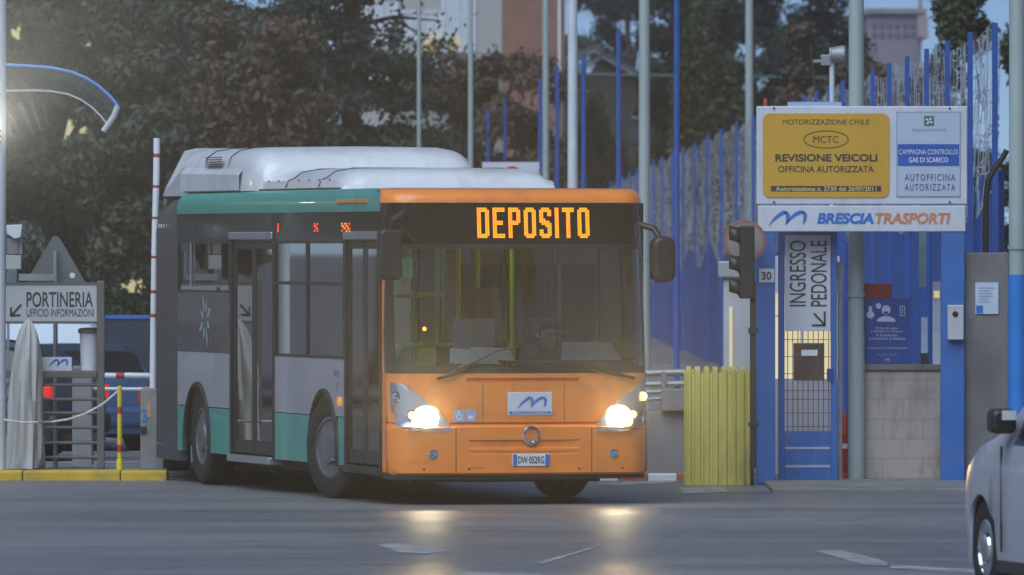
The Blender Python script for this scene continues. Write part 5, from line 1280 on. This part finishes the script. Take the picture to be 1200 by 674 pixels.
def cedar(label, px, D, rad, z1, mt, seed, group='trees behind the depot', per=150):
    r_ = np.random.default_rng(seed); x = wx(px, D); t = thing('cedar_tree', label, 'tree', (x, D, 0), group); mb = MB(); mb.tube([(x,D,-.05),(x,D,z1*.6),(x,D,z1)], [rad*.1,rad*.07,.03], 10)
    pts = []; z = 1.2
    while z < z1 - .5:
        L_ = rad * (1 - (z/z1)**1.5*.75) * r_.uniform(.8,1.15); nb = 7
        for k in range(nb):
            a = 2*math.pi*(k + r_.uniform(-.35,.35))/nb + z; d = np.array([math.cos(a), math.sin(a), 0]); l = L_*r_.uniform(.65,1.1)
            e = np.array([x,D,z]) + d*l + np.array([0,0,r_.uniform(-.35,.1)]); m_ = np.array([x,D,z+.18]) + d*l*.5
            mb.tube([(x,D,z),tuple(m_),tuple(e)], [rad*.024,rad*.016,rad*.004], 5)
            for q in np.linspace(.3,1.0,5):
                c = np.array([x,D,z+.12]) + (e - np.array([x,D,z+.12]))*q; pts.append(c + r_.normal(size=(per//5,3))*np.array([.36,.36,.085])*(rad/3))
        z += r_.uniform(.55,.85)
    mb.build('trunk', BARK, t, smooth=True); leaves('crown', np.concatenate(pts), .14, mt, t, flat=.35)
    return t
tree('broadleaf_tree', 'hazy olive tree filling the upper left corner', 60, 172, 3.0, .6, 10, L_ol, 90, 190, seed=1)
tree('broadleaf_tree', 'rounded brown autumn tree above the bus roof', 285, 165, 1.6, 1.4, 6.7, L_br, 70, 170, seed=2)
tree('broadleaf_tree', 'brownish tree left of the raised barrier arm', 170, 158, 1.25, .5, 5.9, L_ol, 46, 170, seed=3)
cedar('broad dark cedar with flat boughs right of the brown tree', 412, 188, 2.45, 13, L_ce, 4)
cedar('tall dark cedar behind the brown autumn tree', 250, 196, 3.6, 15, L_ce, 5)
tree('broadleaf_tree', 'dark green tree behind the barrier cabinet', 218, 205, 3.6, .2, 8, L_dk, 80, 150, seed=6)
tree('broadleaf_tree', 'dull brown tree beside the cream building', 572, 222, 1.95, 1.0, 7.9, L_br, 84, 150, seed=7)
tree('broadleaf_tree', 'low rust brown tree at the right foot of the cedar', 480, 226, 1.1, .6, 4.7, L_br, 34, 130, seed=8)
tree('broadleaf_tree', 'large dark tree left of the entrance sign top', 890, 310, 3.9, .5, 13, L_dk, 130, 160, size=.19, seed=9)
tree('broadleaf_tree', 'dark tree in the middle behind the white pole', 745, 400, 4.0, 4.0, 15, L_dk, 90, 150, size=.2, seed=10)
tree('broadleaf_tree', 'rust brown tree behind the floodlight post', 962, 208, 1.15, .5, 7.1, L_br, 42, 140, seed=12)
tree('broadleaf_tree', 'ochre tree below the far tower block', 1062, 215, 1.25, .5, 7.0, leaf_mat('ochre_leaves', [(.04,.038,.024),(.09,.065,.032),(.15,.10,.045)]), 50, 140, seed=13)
tree('broadleaf_tree', 'leafy tree against the sky at the upper right', 1126, 190, .55, 5.6, 7.9, L_gr, 16, 110, seed=14)
tree('broadleaf_tree', 'tree with yellowing leaves at the right edge', 1200, 186, .4, 4.5, 7.6, L_gr, 12, 110, seed=15)
tree('broadleaf_tree', 'dark tree low behind the fence posts at right', 1130, 225, 1.9, .3, 5.2, L_dk, 44, 130, seed=16)
def hedge(label, px0, px1, D, z1, dep, mt, n, seed, name='hedge'):
    r_ = np.random.default_rng(seed); x0, x1 = wx(px0,D), wx(px1,D); t = thing(name, label, 'hedge', ((x0+x1)/2, D, 0))
    mb = MB()
    for k in range(8): xx = x0+(x1-x0)*(k+.5)/8; mb.tube([(xx,D+dep/2,-.05),(xx+r_.normal()*.1,D+dep/2,z1*.7)], [.05,.02], 6)
    mb.build('stem', BARK, t)
    c = np.stack([r_.uniform(x0,x1,n), D + r_.uniform(0,dep,n), z1*r_.uniform(0,1,n)**.8], 1); c[:,2] *= .82 + .18*np.sin(c[:,0]*2.3 + 1) + .06*np.sin(c[:,0]*7)
    leaves('foliage', c, .13 if D < 260 else .2, mt, t)
    return t
hedge('dark hedge behind the PORTINERIA board', -40, 215, 150, 2.3, 1.0, L_dk, 9000, 20)
hedge('mid green creeper mass behind the blue net posts', 640, 815, 342, 7.2, 2.5, L_gr, 22000, 21)
hedge('tall green creeper wall right of the grey green pole', 796, 868, 285, 9.2, 1.6, L_gr, 14000, 22)
hedge('shrubs behind the white board and bus roof', 430, 700, 242, 3.6, 1.5, L_ol, 9000, 23)
# trees across the street, behind the camera: the windscreen mirrors them
for i, (a_, d_, rad, z1) in enumerate(((9,62,5.5,24),(19.5,58,5,25),(28.5,60,4.2,24),(49,60,5.5,24),(-152,48,6,15),(-148,70,7,18),(-156,75,6,16),(-143,52,5.5,13))):
    x, y = d_*math.sin(R(a_)), (88 if a_ > 0 else 94) - d_*math.cos(R(a_))
    tree('street_tree', 'street tree outside the frame, mirrored in the bus glass', 0, y, rad, 2.6 if a_ > 0 else .3, z1, L_ol, 70 if a_ > 0 else 150, 110, size=.42, group='street trees across the road', seed=40+i, gaps=False, x=x)

# ------------------------------------------------------------------ evening haze
hz = MB(); hz.box(-120,120,-60,800,-1.0,34)
hm = bpy.data.materials.new('haze'); hm.use_nodes = True; t_ = hm.node_tree; t_.nodes.clear()
o_ = t_.nodes.new('ShaderNodeOutputMaterial'); pv = t_.nodes.new('ShaderNodeVolumePrincipled'); t_.links.new(pv.outputs[0], o_.inputs['Volume'])
pv.inputs['Color'].default_value = (.80,.88,1.0,1); pv.inputs['Density'].default_value = .0004; pv.inputs['Anisotropy'].default_value = .8
tag(hz.build('haze', hm), kind='stuff')
